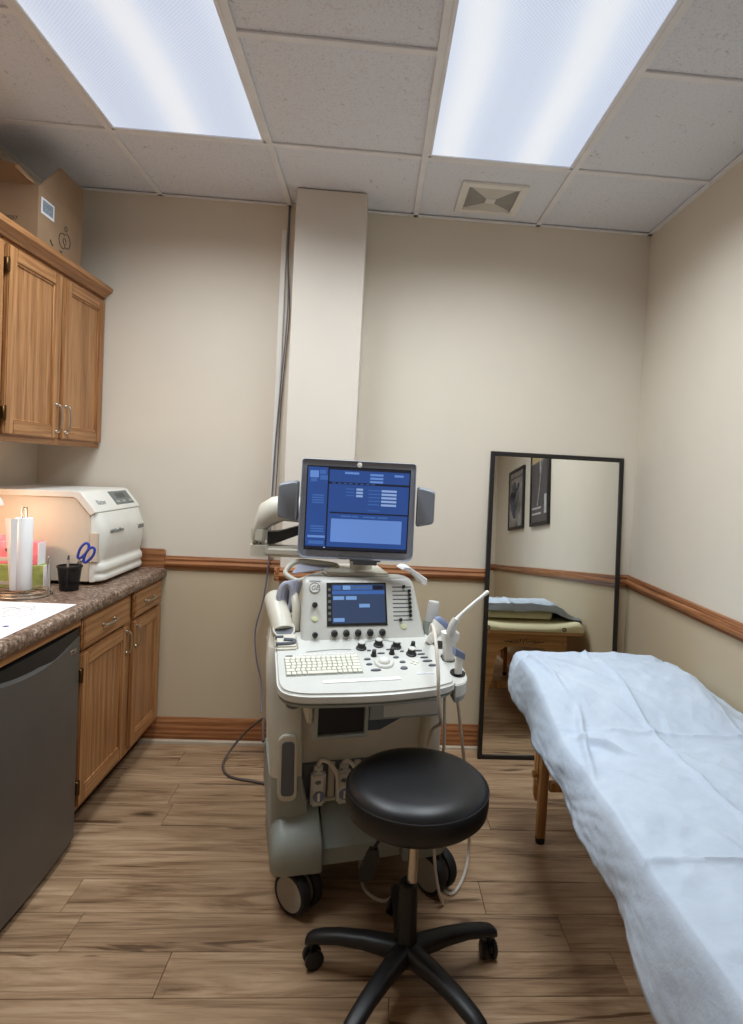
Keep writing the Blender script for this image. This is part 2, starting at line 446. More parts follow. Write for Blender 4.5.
def is_light(xc, yc):
    for i in (0, 2):
        if GX+G*i < xc < GX+G*(i+1) and GY-2*G < yc < GY: return True
    return False
for a, b in zip(ex, ex[1:]):
    for c, d in zip(ey, ey[1:]):
        if is_light((a+b)/2, (c+d)/2): continue
        pa = a+(.004 if a in gx else .001); pb = b-(.004 if b in gx else .001); pc = c-(.004 if c in gy else .001); pd = d+(.004 if d in gy else .001)
        o = bpy.data.objects.new('ceiling_tile', tile_mesh(pb-pa, pc-pd)); C.objects.link(o); o.location = ((pa+pb)/2, (pc+pd)/2, H+.0055); o.parent = ceil

# chair rail, baseboard, shoe moulding
RP = [(0, .866), (.010, .866), (.013, .876), (.021, .882), (.023, .893), (.019, .903), (.012, .907), (.014, .914), (.010, .924), (.003, .928), (0, .928)]
def run_profile(prof, axis, wall, sgn, lo, hi):
    """profile (depth, z) along the axis; depth measured from the wall in direction sgn"""
    if axis == 0: return B().prism([(wall+sgn*d, z) for d, z in prof], 0, lo, hi)
    return B().prism([(wall+sgn*d, z) for d, z in prof], 1, lo, hi)
def rail(n, axis, wall, sgn, lo, hi):
    structure(run_profile(RP, axis, wall, sgn, lo, hi).o('trim_%d' % n, m_rail_x if axis == 0 else m_rail_y, smooth=30))
rail(1, 0, 0, -1, -.808, COLX0); rail(2, 1, COLX0, -1, COLY-.022, 0); rail(3, 0, COLY, -1, COLX0-.022, COLX1+.022)
rail(4, 1, COLX1, 1, COLY-.022, 0); rail(5, 0, 0, -1, COLX1, XR); rail(6, 1, XR, -1, YF_, 0); rail(7, 0, YF_, 1, XL, XR); rail(8, 1, XL, 1, YF_, -1.62)
BP = [(0, .0), (.013, .0), (.013, .108), (.009, .116), (.007, .124), (0, .126)]
SP = [(.0125, 0), (.026, 0), (.024, .012), (.018, .018), (.0125, .019)]
def base(side, n, axis, wall, sgn, lo, hi):
    b = structure(run_profile(BP, axis, wall, sgn, lo, hi).o('baseboard_%s' % side, m_rail_x if axis == 0 else m_rail_y, smooth=30))
    run_profile(SP, axis, wall, sgn, lo, hi).o('shoe_moulding', m_shoe, b, smooth=30)
base('back_left', 1, 0, 0, -1, -.904, COLX0); base('column_left', 1, 1, COLX0, -1, COLY-.013, -.014); base('column_front', 1, 0, COLY, -1, COLX0-.013, COLX1+.013)
base('column_right', 1, 1, COLX1, 1, COLY-.013, -.014); base('back_right', 1, 0, 0, -1, COLX1, XR); base('right', 1, 1, XR, -1, YF_, 0); base('front', 1, 0, YF_, 1, XL, XR); base('left', 1, 1, XL, 1, YF_, -1.62)

# ------------------------------------------------------------------ ceiling fixtures
def troffer(i, label):
    x0, x1 = GX+G*i+.012, GX+G*(i+1)-.012; y0, y1 = GY-.012, GY-2*G+.012
    t = thing('ceiling_light', label, 'light', ((x0+x1)/2, (y0+y1)/2, H-.004), group='recessed fluorescent ceiling lights')
    w = .014
    b = B()
    b.box((x0, y1, H-.004), (x0+w, y0, H+.03), .002, 1).box((x1-w, y1, H-.004), (x1, y0, H+.03), .002, 1)
    b.box((x0, y0-w, H-.004), (x1, y0, H+.03), .002, 1).box((x0, y1, H-.004), (x1, y1+w, H+.03), .002, 1)
    b.o('frame', m_runner, t)
    B().box((x0+w, y1+w, H+.002), (x1-w, y0-w, H+.006)).o('diffuser', m_lens, t, smooth=0)
    B().box((x0, y1, H+.022), (x1, y0, H+.029)).o('housing', m_white, t, smooth=0)
    ld = bpy.data.lights.new('tube_light', 'AREA'); ld.shape = 'RECTANGLE'; ld.size = x1-x0-2*w; ld.size_y = y0-y1-2*w; ld.energy = TROFFER_W; ld.spread = math.radians(151); ld.color = TROFFER_COL
    lo = bpy.data.objects.new('tube_light', ld); C.objects.link(lo); lo.location = ((x0+x1)/2, (y0+y1)/2, H-.006); lo.parent = t; lo.matrix_parent_inverse = MW[t.name]
troffer(0, 'lit fluorescent ceiling light above the counter and cabinets')
troffer(2, 'lit fluorescent ceiling light on the side of the massage table')

# square air vent with four sloped faces
v0, v1, w0, w1 = .505, .797, -.397, -.103; vz = H+.003
vt = thing('air_vent', 'square white ceiling air vent with pyramid louvre beside the right light', 'vent', ((v0+v1)/2, (w0+w1)/2, vz-.01))
for lo, hi in (((v0, w0, vz-.010), (v0+.034, w1, vz+.002)), ((v1-.034, w0, vz-.010), (v1, w1, vz+.002)), ((v0+.034, w0, vz-.010), (v1-.034, w0+.034, vz+.002)), ((v0+.034, w1-.034, vz-.010), (v1-.034, w1, vz+.002))): B().box(lo, hi, .001, 1).o('frame_side', m_white, vt)
cxv, cyv = (v0+v1)/2, (w0+w1)/2; a_, c_ = .113, .022
m_vent1 = mat('vent_shaded_face', (150, 148, 142), .6, 0, .03, bump=.3, bscale=300); m_vent2 = mat('vent_face', (206, 202, 194), .6, 0, .03)  # darker copy of the vent paint puts shade on the left and right louvre faces
o4 = [(cxv-a_, cyv-a_), (cxv+a_, cyv-a_), (cxv+a_, cyv+a_), (cxv-a_, cyv+a_)]; i4 = [(cxv-c_, cyv-c_), (cxv+c_, cyv-c_), (cxv+c_, cyv+c_), (cxv-c_, cyv+c_)]
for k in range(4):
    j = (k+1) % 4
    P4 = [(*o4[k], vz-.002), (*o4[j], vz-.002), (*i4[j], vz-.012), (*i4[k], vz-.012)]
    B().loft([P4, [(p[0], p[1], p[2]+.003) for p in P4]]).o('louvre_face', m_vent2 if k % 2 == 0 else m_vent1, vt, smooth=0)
B().box((cxv-c_, cyv-c_, vz-.014), (cxv+c_, cyv+c_, vz-.010), .001, 1).o('centre_plate', m_white, vt)

# ------------------------------------------------------------------ wall conduit and hanging cables
cd = thing('cable_raceway', 'narrow white cable raceway running up the wall beside the column', 'raceway', (-.30, 0, .94))
B().box((-.315, -.014, .94), (-.291, -.0005, 2.535), .003, 2).o('channel', m_white, cd)
B().box((-.3155, -.0145, 1.70), (-.2905, -.0005, 1.73), .002, 1).o('joint_cover', m_white, cd)
tag(B().tube([(-.285, -.012, 2.652), (-.283, -.014, 2.45), (-.270, -.02, 2.2), (-.275, -.02, 2.0), (-.287, -.02, 1.8), (-.30, -.022, 1.5), (-.305, -.03, 1.2), (-.306, -.035, .93), (-.32, -.04, .75), (-.352, -.05, .59), (-.34, -.06, .45), (-.31, -.07, .34), (-.29, -.15, .22)], .0036).o('network_cable', m_cord_b),
    'blue grey cable hanging from the ceiling past the raceway', 'cable')
tag(B().tube([(-.280, -.010, 2.652), (-.279, -.012, 2.4), (-.262, -.014, 2.15), (-.270, -.014, 1.95), (-.280, -.014, 1.75), (-.286, -.02, 1.4), (-.286, -.05, 1.16)], .0022).o('thin_cable', m_cord_k),
    'thin dark cable running down beside the raceway', 'cable')
tag(B().tube([(-.186, -.69, .33), (-.23, -.45, .30), (-.27, -.22, .22), (-.36, -.14, .12), (-.43, -.16, .03), (-.435, -.25, .006), (-.38, -.34, .006), (-.26, -.38, .006), (-.15, -.42, .006), (.0, -.45, .006)], .0055).o('power_cord', m_cord_k),
    'dark power cord looping to the floor beside the ultrasound machine', 'cord')

# ------------------------------------------------------------------ cabinets
def cab_door(parent, xf, y0, y1, z0, z1, hy, hz0, hz1, hinge=None, st=.052):
    t = .018
    d = B().box((xf+.002, y0+st-.008, z0+st-.008), (xf+.0085, y1-st+.008, z1-st+.008)).o('door', m_oak_z, parent)
    B().box((xf, y0, z0), (xf+t, y0+st, z1), .004, 2).o('stile', m_oak_z, d); B().box((xf, y1-st, z0), (xf+t, y1, z1), .004, 2).o('stile', m_oak_z, d)
    B().box((xf, y0+st-.002, z0), (xf+t-.0006, y1-st+.002, z0+st), .004, 2).o('bottom_rail', m_oak_y, d); B().box((xf, y0+st-.002, z1-st), (xf+t-.0006, y1-st+.002, z1), .004, 2).o('top_rail', m_oak_y, d)
    for (ya, yb, za, zb) in ((y0+st-.001, y0+st+.006, z0+st, z1-st), (y1-st-.006, y1-st+.001, z0+st, z1-st), (y0+st, y1-st, z0+st-.001, z0+st+.006), (y0+st, y1-st, z1-st-.006, z1-st+.001)):
        B().box((xf+.004, ya, za), (xf+.0135, yb, zb), .002, 1).o('panel_moulding', m_oak_z, d)
    pull(d, xf+t, hy, hy, hz0, hz1)
    if hinge is not None:
        for hz in (z0+.075, z1-.075):
            B().box((xf+.004, hinge-.010, hz-.024), (xf+.0225, hinge+.010, hz+.024), .003, 1).cyl((xf+.0215, hinge, hz-.026), (xf+.0215, hinge, hz+.026), .004, n=8).o('hinge', m_brass, d)
    return d
def pull(parent, x, ya, yb, za, zb):
    a = Vector((x, ya, za)); e = Vector((x, yb, zb)); o = Vector((.019, 0, 0)); d = e-a
    B().tube([a-o*.1, a+o*.55, a+o+d*.10, a+o*1.15+d*.3, a+o*1.18+d*.5, a+o*1.15+d*.7, a+o+d*.9, e+o*.55, e-o*.1], .0042, 8, 5).sphere(tuple(a+Vector((.002, 0, 0))), .008, 10, 6, (.5, 1, 1)).sphere(tuple(e+Vector((.002, 0, 0))), .008, 10, 6, (.5, 1, 1)).o('handle', m_chrome, parent)
UX = -1.146; UZ0, UZ1 = 1.434, 2.16
def upper(y0, y1, label):
    t = thing('wall_cabinet', label, 'cabinet', (XL+.001, (y0+y1)/2, UZ0), group='oak wall cabinets')
    B().box((XL+.001, y0+.0015, UZ0+.012), (UX-.019, y1-.0015, UZ1), .001, 1).o('carcass', m_oak_z, t)
    f0 = UX-.019
    for ya, yb in ((y0+.0015, y0+.04), (y1-.04, y1-.0015), ((y0+y1)/2-.03, (y0+y1)/2+.03)): B().box((f0, ya, UZ0), (UX, yb, UZ1), .001, 1).o('face_stile', m_oak_z, t)
    for za, zb in ((UZ0+.0005, UZ0+.035), (UZ1-.04, UZ1-.0005)): B().box((f0+.0005, y0+.03, za), (UX-.0005, y1-.03, zb), .001, 1).o('face_rail', m_oak_y, t)
    m = (y0+y1)/2
    cab_door(t, UX+.0005, y0+.014, m-.012, UZ0+.026, UZ1-.03, m-.012-.022, UZ0+.055, UZ0+.165, hinge=y0+.008)
    cab_door(t, UX+.0005, m+.014, y1-.014, UZ0+.026, UZ1-.03, m+.014+.026, UZ0+.055, UZ0+.165)
    return t
upper(-.785, 0, 'oak wall cabinet in the corner with a cardboard box on top')
upper(-1.57, -.785, 'oak wall cabinet at the left edge, nearer the camera')
CP = [(0, 2.148), (.012, 2.148), (.016, 2.160), (.030, 2.172), (.042, 2.178), (.046, 2.188), (.046, 2.196), (0, 2.196)]
structure(B().prism([(UX+d, z) for d, z in CP], 1, -1.57, -.001).o('trim_9', m_oak_y, smooth=30))
B2 = B().box((XL+.001, -1.57, 2.1605), (UX+.001, -.001, 2.172)); structure(B2.o('trim_10', m_oak_y))

# base cabinet
BX = -.835
bc = thing('base_cabinet', 'oak base cabinet with two drawers and two doors under the counter', 'cabinet', (-1.12, -.41, 0))
B().box((XL+.001, -.826, .10), (BX-.019, -.001, .822), .001, 1).o('carcass', m_oak_z, bc)
B().box((XL+.001, -.824, .001), (-.905, -.001, .10)).o('toe_kick', m_dark, bc)
for ya, yb in ((-.826, -.80), (-.41, -.335), (-.03, -.001)): B().box((BX-.019, ya, .10), (BX, yb, .822), .001, 1).o('face_stile', m_oak_z, bc)
for za, zb in ((.1005, .14), (.675, .71), (.80, .8215)): B().box((BX-.0195, -.82, za), (BX-.0005, -.005, zb), .001, 1).o('face_rail', m_oak_y, bc)
cab_door(bc, BX+.0005, -.812, -.402, .128, .688, -.402-.024, .575, .665, hinge=-.816)
cab_door(bc, BX+.0005, -.346, -.018, .128, .688, -.346+.024, .575, .665)
for ya, yb in ((-.812, -.402), (-.346, -.018)):
    d = B().box((BX+.0005, ya, .700), (BX+.019, yb, .815), .006, 3).o('drawer', m_oak_y, bc)
    B().box((BX+.017, ya+.012, .712), (BX+.0205, yb-.012, .803), .003, 2).o('drawer_face', m_oak_y, d)
    ym = (ya+yb)/2; pull(d, BX+.020, ym-.05, ym+.05, .756, .756)
# front apron and end panel that carry the worktop over the fridge
ap = thing('counter_support', 'oak apron strip under the counter edge above the fridge', 'panel', (-1.12, -1.44, 0))
B().box((BX-.02, -1.42, .797), (BX+.018, -.8265, .8215), .002, 1).o('apron', m_oak_y, ap)
B().box((XL+.001, -1.440, .001), (BX+.018, -1.4205, .8215), .002, 1).o('end_panel', m_oak_z, ap)
# worktop
ct = [(XL+.001, .823), (-.828, .823), (-.810, .823), (-.803, .829), (-.801, .842), (-.801, .856), (-.806, .866), (-.816, .870), (XL+.001, .870)]
tag(B().prism(ct, 1, -1.47, -.001).o('countertop', m_counter, smooth=50), 'brown speckled laminate countertop with rounded front edge', 'countertop')
bsx = B().prism([(XL+.001, .8705), (-.808, .8705), (-.808, .950), (-.812, .957), (-.820, .960), (XL+.001, .960)], 1, -.0205, -.0005, .002, 1)
structure(bsx.o('trim_11', m_rail_x))
structure(B().box((XL+.0005, -1.47, .8705), (XL+.020, -.021, .960), .003, 1).o('trim_12', m_rail_y))

# ------------------------------------------------------------------ mini fridge
fr = thing('mini_fridge', 'dark stainless mini fridge under the counter', 'fridge', (-1.12, -1.11, 0))
FX = -.818; f0, f1 = -1.385, -.831
B().box((XL+.03, f0, .025), (FX-.05, f1, .775), .006, 2).o('body', m_black, fr)
def bow(y): return .012*(1-((y-(f0+f1)/2)/((f1-f0)/2))**2)
ys = [f0+(f1-f0)*k/24 for k in range(25)]
def arc(zlow): return zlow
def door_ring(z): return [(FX-.045, y, z) for y in ys[::-1]] + [(FX+bow(y), y, z) for y in ys]
b = B(); rings = []
for k in range(13):
    s_ = k/12
    rg = [(FX-.045, y, .030+(.742-.030)*s_) for y in ys[::-1]] + [(FX+bow(y), y, .030+(.762-.035*(1-((y-(f0+f1)/2)/((f1-f0)/2))**2)-.030)*s_) for y in ys]
    rings.append(rg)
d = b.loft(rings).o('door', m_fridge, fr, smooth=30)
top = []
for (xo, z) in ((0, 0),):
    pass
rg1 = [(FX-.045, y, .742) for y in ys[::-1]] + [(FX-.004+bow(y), y, .764-.035*(1-((y-(f0+f1)/2)/((f1-f0)/2))**2)) for y in ys]
rg2 = [(FX-.045, y, .788) for y in ys[::-1]] + [(FX-.004+bow(y), y, .788) for y in ys]
B().loft([rg1, rg2]).o('handle_strip', m_black, d, smooth=30)
B().box((FX-.03, f0+.004, .010), (FX-.006, f1-.004, .030), .003, 1).o('kick_grille', m_black, fr)
for yy in (f0+.05, f1-.05):
    for xx in (-1.36, -.90): B().cyl((xx, yy, .0005), (xx, yy, .028), .015, n=12).o('foot', m_rubber, fr)
bq = B().box((FX+bow(-.887)-.004, -.906, .712), (FX+bow(-.887)+.0025, -.866, .728), .001, 1).o('badge', m_chrome, d)
B().text('GE', .011, frame_M((FX+bow(-.887)+.0026, -.8955, .7160), (0, 1, 0), (0, 0, 1))).o('lettering', m_ink, d, smooth=0)

# ------------------------------------------------------------------ autoclave
au = thing('autoclave', 'white and beige tabletop autoclave standing on the counter', 'autoclave', (-1.16, -.275, .87))
ay0, ay1 = -.500, -.052
sidep = [(-1.395, .884), (-.950, .884), (-.945, .889), (-.945, 1.155), (-1.002, 1.222), (-1.012, 1.226), (-1.385, 1.226), (-1.395, 1.216)]
B().prism(sidep, 1, ay0, ay1, .003, 1).o('body', m_autoside, au)
topp = [(-1.398, 1.222), (-1.395, 1.246), (-1.002, 1.252), (-.985, 1.248), (-.930, 1.180), (-.924, 1.168), (-.945, 1.1555), (-1.003, 1.2225), (-1.015, 1.2265)]
cov = B().prism(topp, 1, ay0-.004, ay1+.004, .002, 1).o('top_cover', m_auto, au, smooth=30)
M_ = frame_M((-.9845, 0, 1.2475), (0, 1, 0), (-.630, 0, .777))
nrm = Vector((.777, 0, .630)); o0 = Vector((-.930, 0, 1.180)); dn = Vector((-.985+.930, 0, 1.248-1.180)); 
def onslope(y, t, h=0): p = o0+dn*t+nrm*h; return (p.x, y, p.z)
def slab(y0, y1, t0, t1, h0, h1): return B().loft([[onslope(y0, t0, h0), onslope(y1, t0, h0), onslope(y1, t1, h0), onslope(y0, t1, h0)], [onslope(y0, t0, h1), onslope(y1, t0, h1), onslope(y1, t1, h1), onslope(y0, t1, h1)]])
slab(-.275, -.085, .10, .90, -.001, .0015).o('control_panel', m_lcd, cov, smooth=0)
slab(-.225, -.135, .48, .76, .0012, .0022).o('lcd_display', m_lcdd, cov, smooth=0)
bb = B()
for k in range(3):
    sl = (-.262, -.200, -.130)[k]; bb.loft([[onslope(sl, .2, .0012), onslope(sl+.035, .2, .0012), onslope(sl+.035, .34, .0012), onslope(sl, .34, .0012)], [onslope(sl, .2, .003), onslope(sl+.035, .2, .003), onslope(sl+.035, .34, .003), onslope(sl, .34, .003)]])
bb.o('buttons', m_grey, cov, smooth=0)
B().text('Ritter', .034, frame_M(onslope(-.440, .22, .0005), (0, 1, 0), dn)).o('lettering', m_lcd, cov, smooth=0)
# wavy door shell
prof = [(-.9255, 1.165), (-.912, 1.135), (-.902, 1.105), (-.898, 1.07), (-.899, 1.03), (-.905, .99), (-.909, .965), (-.900, .948), (-.898, .93), (-.905, .915), (-.899, .902), (-.900, .888), (-.912, .884)]
prof = [(x+.005, z) for x, z in prof]
prof = [(p.x, p.z) for p in catmull([(x, 0, z) for x, z in prof], 4)]
ringsd = []
for k in range(29):
    y = ay0+.003+(ay1-ay0-.006)*k/28; e = min(y-ay0, ay1-y)
    ins = (.028 if y < -.3 else .010)*max(0, 1-e/.05)**2
    ringsd.append([(max(x-ins, -.9395), y, z) for x, z in prof] + [(-.9445, y, .884), (-.9445, y, 1.152)])
dr = B().loft(ringsd).o('door', m_auto, au, smooth=60)
B().box((-.9448, ay0-.0035, .965), (-.912, ay0+.035, 1.085), .003, 2).o('side_grip', m_autoside, dr)
B().box((-.912, -.150, 1.062), (-.8925, -.066, 1.100), .003, 2).o('latch_frame', m_auto, dr)
B().box((-.900, -.142, 1.070), (-.8915, -.074, 1.090), .002, 1).o('latch', m_lcd, dr)
B().text('M9 UltraClave', .0215, frame_M((-.8900, -.435, 1.080), (0, 1, 0), (-.05, 0, 1)), .0025).o('lettering', mat('pale_grey_lettering', (140, 140, 136), .5), dr, smooth=0)
for xx in (-1.36, -.97):
    for yy in (ay0+.03, ay1-.03): B().cyl((xx, yy, .8703), (xx, yy, .886), .014, n=12).o('foot', m_rubber, au)

# ------------------------------------------------------------------ things on the counter
th = thing('paper_towel_holder', 'chrome wire paper towel holder on the counter', 'holder', (-1.10, -.69, .87))
cx, cy = -1.088, -.705
def ring(r, z, n=28): return [(cx+r*math.cos(2*PI*k/n), cy+r*math.sin(2*PI*k/n), z) for k in range(n)]
B().tube(ring(.096, .8745), .0032, 8, 1, True, smooth=False).tube(ring(.087, .886), .0026, 8, 1, True, smooth=False).tube([(cx-.094, cy, .8745), (cx+.094, cy, .8745)], .003, smooth=False).tube([(cx, cy-.094, .8745), (cx, cy+.094, .8745)], .003, smooth=False).o('base', m_chrome, th)
B().tube([(cx-.008, cy, .875), (cx-.008, cy, 1.17), (cx-.006, cy, 1.188), (cx, cy, 1.195), (cx+.006, cy, 1.188), (cx+.008, cy, 1.17), (cx+.008, cy, .875)], .0028, 8, 4).o('post', m_chrome, th)
B().tube([(cx+.092, cy-.008, .875), (cx+.092, cy-.008, 1.0), (cx+.092, cy, 1.012), (cx+.092, cy+.008, 1.0), (cx+.092, cy+.008, .875)], .0028, 8, 4).o('side_arm', m_chrome, th)
rl = thing('paper_towel_roll', 'white paper towel roll on the wire holder', 'paper towel', (cx, cy, .882))
B().lathe([(.010, .890), (.028, .890), (.0295, .893), (.0295, 1.154), (.028, 1.157), (.010, 1.157)], Matrix.Translation((cx, cy, 0)), 32, True).o('roll', m_towel, rl)
sv = []
for k in range(11):
    z = .892+(1.155-.892)*k/10; s_ = k/10
    sv.append([(cx-.005, cy-.0335, z), (cx-.025, cy-.034-.006*s_, z), (cx-.030-.006*s_, cy-.029-.004*s_, z), (cx-.032-.020*s_, cy-.024-.006*s_, z), (cx-.031-.020*s_, cy-.0225-.006*s_, z), (cx-.029-.006*s_, cy-.0275-.004*s_, z), (cx-.025, cy-.0325-.006*s_, z)])
B().loft(sv).o('loose_sheet', m_towel, rl)
def tissue(x0, x1, y0, y1, z0, z1, m, label):
    t = thing('tissue_box', label, 'tissue box', ((x0+x1)/2, (y0+y1)/2, z0), group='tissue boxes')
    B().box((x0, y0, z0), (x1-.002, y1, z1), .002, 1).o('carton', m, t)
    B().box((x1-.0025, y0+.001, z0+.001), (x1, y1-.001, z1-.001)).o('end_panel', m_paper, t)
    B().lathe([(0, 0), (.03, 0), (.03, .0012), (0, .0012)], frame_M(((x0+x1)/2+.03, y0, (z0+z1)/2+.012), (1, 0, 0), (0, 0, 1)) @ Matrix.Scale(.4, 4, (0, 1, 0)), 24).o('emblem', m_ink, t)
    B().box((x0+.02, y0-.0006, z0+.012), (x1-.04, y0+.001, z0+.026)).o('print_band', m_printlt, t)
    return t
t1 = tissue(-1.33, -1.068, -.600, -.550, .8705, .962, m_green, 'green tissue box, lower of the two by the autoclave')
t2 = tissue(-1.34, -1.092, -.598, -.545, .9625, 1.050, m_pink, 'pink tissue box stacked on the green one')
sh = []
for k in range(9):
    s_ = k/8; sh.append([(-1.27+s_*.13, -.58+.01*math.sin(9*s_), 1.0502), (-1.27+s_*.13, -.56+.010*math.sin(7*s_+1), 1.0502), (-1.26+s_*.11, -.568+.008*math.sin(11*s_), 1.064+.010*math.sin(3*s_+.4))])
B().loft(sh).o('tissue', m_pink, t2)
cup = thing('pen_cup', 'black wire mesh pen cup on the counter', 'pen cup', (-.972, -.60, .87))
M_ = Matrix.Translation((-.972, -.60, 0))
B().lathe([(.033, .8705), (.043, .965), (.0405, .965), (.0305, .873), (0, .873), (0, .8705)], M_, 28).o('body', m_mesh, cup)
B().lathe([(.0415, .961), (.0455, .961), (.0455, .968), (.0415, .968)], M_, 28, True).o('rim', m_black, cup)
sc = thing('scissors', 'blue handled scissors standing in the pen cup', 'scissors', (-.972, -.60, .88))
sa = Vector((-.994, -.595, .878)); sb = Vector((-.930, -.60, .988)); sd = (sb-sa).normalized(); sn = Vector((0, 1, 0)); sp = sd.cross(sn).normalized()
B().loft([[sa+sn*.001+sp*.001, sa+sn*.001-sp*.001, sa-sn*.001-sp*.001, sa-sn*.001+sp*.001], [sb+sn*.002+sp*.009, sb+sn*.002-sp*.009, sb-sn*.002-sp*.009, sb-sn*.002+sp*.009]]).o('blades', m_steel, sc)
for k, s_ in enumerate((-1, 1)):
    c0 = sb+sd*.036+sp*.0145*s_; pts = []
    for j in range(14):
        a = 2*PI*j/14; pts.append(c0+sd*.034*math.cos(a)+sp*(.0135+.003*math.cos(a))*math.sin(a)+sn*.003*s_)
    B().tube(pts, .0052, 8, 2, True).o('handle', m_blue, sc)
B().sphere(tuple(sb), .006, 10, 6).o('pivot', m_steel, sc)
pn = thing('pen', 'pen tip standing in the pen cup beside the scissors', 'pen', (-.985, -.588, .88))
B().cyl((-.978, -.612, .880), (-.990, -.575, .985), .004, n=10, r=.001).o('barrel', m_chrome, pn)
B().cyl((-.990, -.575, .985), (-.992, -.569, 1.002), .0045, .003, n=10).o('cap', m_black, pn)
pp = thing('paper_sheet', 'large white paper with a pencil drawing on the counter', 'paper', (-.96, -1.05, .871))
B().box((-1.150, -1.300, .8703), (-.836, -.825, .8713)).o('page', m_paper, pp, smooth=0)
zz = .8716
def sc_(pts, r=.0006): return B().tube([(x, y, zz) for x, y in pts], r, 6, 5)
sc_([(-1.02, -.90), (-.98, -.92), (-.95, -.97), (-.97, -1.03), (-1.02, -1.05), (-1.06, -1.0), (-1.06, -.94), (-1.02, -.90)]).o('pencil_line', m_lcd, pp)
sc_([(-1.03, -.93), (-.99, -.89), (-.95, -.88), (-.93, -.93), (-.96, -.90), (-1.0, -.95), (-.98, -1.0)], .0008).o('pencil_line', m_lcd, pp)
sc_([(-.92, -1.02), (-.90, -.98), (-.885, -.93), (-.90, -.90)]).o('pencil_line', m_lcd, pp)
B().cyl((-.895, -1.135, .8713), (-.895, -1.135, .8718), .0085, n=16).o('blue_dot', mat('blue_ink', (50, 50, 130), .6), pp)
# small desk lamp at the frame's left edge, lit
lp = thing('desk_lamp', 'lit desk lamp at the left end of the counter', 'lamp', (-1.30, -.74, .87))
B().lathe([(0, .8705), (.06, .8705), (.06, .880), (.05, .886), (0, .888)], Matrix.Translation((-1.33, -.76, 0)), 28).o('base', m_white, lp)
B().tube([(-1.33, -.76, .885), (-1.34, -.75, 1.02), (-1.33, -.74, 1.16), (-1.275, -.73, 1.235), (-1.236, -.72, 1.247)], .007).o('neck', m_white, lp)
hd = B().lathe([(.012, .050), (.030, .046), (.050, .018), (.056, 0), (.053, 0), (.047, .017), (.028, .043), (.012, .047)], Matrix.Translation((-1.219, -.715, 1.200)), 28, True).o('shade', m_white, lp)
B().sphere((-1.219, -.715, 1.196), .030, 16, 10, (1, 1, 1.15)).o('bulb', m_bulb, lp)
ld = bpy.data.lights.new('lamp_light', 'POINT'); ld.energy = 2.2; ld.color = (1, .62, .36); ld.shadow_soft_size = .03
lo = bpy.data.objects.new('lamp_light', ld); C.objects.link(lo); lo.location = (-1.219, -.715, 1.150); lo.parent = lp; lo.matrix_parent_inverse = MW[lp.name]

# ------------------------------------------------------------------ cardboard box on the wall cabinet
bx = thing('cardboard_box', 'open brown cardboard box with a barcode label on top of the wall cabinet', 'box', (-1.29, -.38, 2.173))
x0, x1, y0, y1, z0, z1 = -1.412, -1.150, -.560, -.215, 2.1725, 2.425; tk = .004
fl = B()
fl.box((x1-tk, y0, z0), (x1, y1, z1)).box((x0, y0, z0), (x0+tk, y1, z1)).box((x0+tk, y0, z0), (x1-tk, y0+tk, z1)).box((x0+tk, y1-tk, z0), (x1-tk, y1, z1)).box((x0+tk, y0+tk, z0), (x1-tk, y1-tk, z0+tk))
fl.o('carton', m_card, bx, smooth=0)
def flap(a, b, c, d, off, name='flap'):
    off = Vector(off); P4 = [Vector(v) for v in (a, b, c, d)]
    return B().loft([P4, [v+off for v in P4]]).o(name, m_card, bx, smooth=0)
flap((x1, y0+.004, z1), (x1, y1, z1), (x1+.022, y1-.045, z1+.118), (x1+.020, y0+.115, z1+.122), (-.003, 0, 0))
flap((x0, y0, z1), (x1-.012, y0, z1), (x1-.055, y0-.055, z1+.048), (x0, y0-.075, z1+.095), (0, .003, .001))
flap((x0+.002, y0, z1), (x0+.002, y1, z1), (x0+.006, y1-.02, z1+.10), (x0+.006, y0+.02, z1+.10), (.003, 0, 0))
flap((x0+.01, y1, z1), (x1-.01, y1, z1), (x1-.03, y1+.02, z1+.10), (x0+.02, y1+.02, z1+.10), (0, -.003, 0))
B().loft([[(x1-.052, y0-.0555, z1+.050), (x1-.014, y0-.004, z1+.004), (x1-.030, y0-.022, z1+.012), (x1-.060, y0-.052, z1+.040)], [(x1-.052, y0-.0525, z1+.052), (x1-.014, y0-.001, z1+.006), (x1-.030, y0-.019, z1+.014), (x1-.060, y0-.049, z1+.042)]]).o('torn_edge', m_cardin, bx, smooth=0)
lb = B().box((x1, -.540, 2.330), (x1+.0006, -.445, 2.392)).o('shipping_label', m_label, bx, smooth=0)
B().box((x1+.0004, -.530, 2.340), (x1+.0009, -.455, 2.384)).o('barcode_print', m_barcode, lb, smooth=0)
lg = B(); xq = x1+.0004
def arc_pts(cy_, cz_, r, a0, a1, n=12): return [(xq, cy_+r*math.cos(math.radians(a0+(a1-a0)*k/n)), cz_+r*math.sin(math.radians(a0+(a1-a0)*k/n))) for k in range(n+1)]
lg.tube(arc_pts(-.375, 2.282, .030, 60, 300), .0018, 6, 1).tube(arc_pts(-.345, 2.290, .030, -130, 110), .0018, 6, 1).tube(arc_pts(-.360, 2.284, .012, 0, 330), .0016, 6, 1).tube(arc_pts(-.352, 2.338, .010, 0, 360), .0016, 6, 1).o('logo', m_ink, bx)
B().text('119257', .021, frame_M((-1.288, y0-.0004, 2.290), (1, 0, -.04), (.04, 0, 1)), .0004).o('lettering', m_ink, bx, smooth=0)
B().tube([(xq, -.470, 2.252), (xq, -.460, 2.240), (xq, -.450, 2.236)], .003, 6, 4).o('printed_mark', m_ink, bx)
B().tube([(xq, -.395, 2.236), (xq, -.385, 2.230), (xq, -.378, 2.236)], .002, 6, 4).o('printed_mark', m_ink, bx)

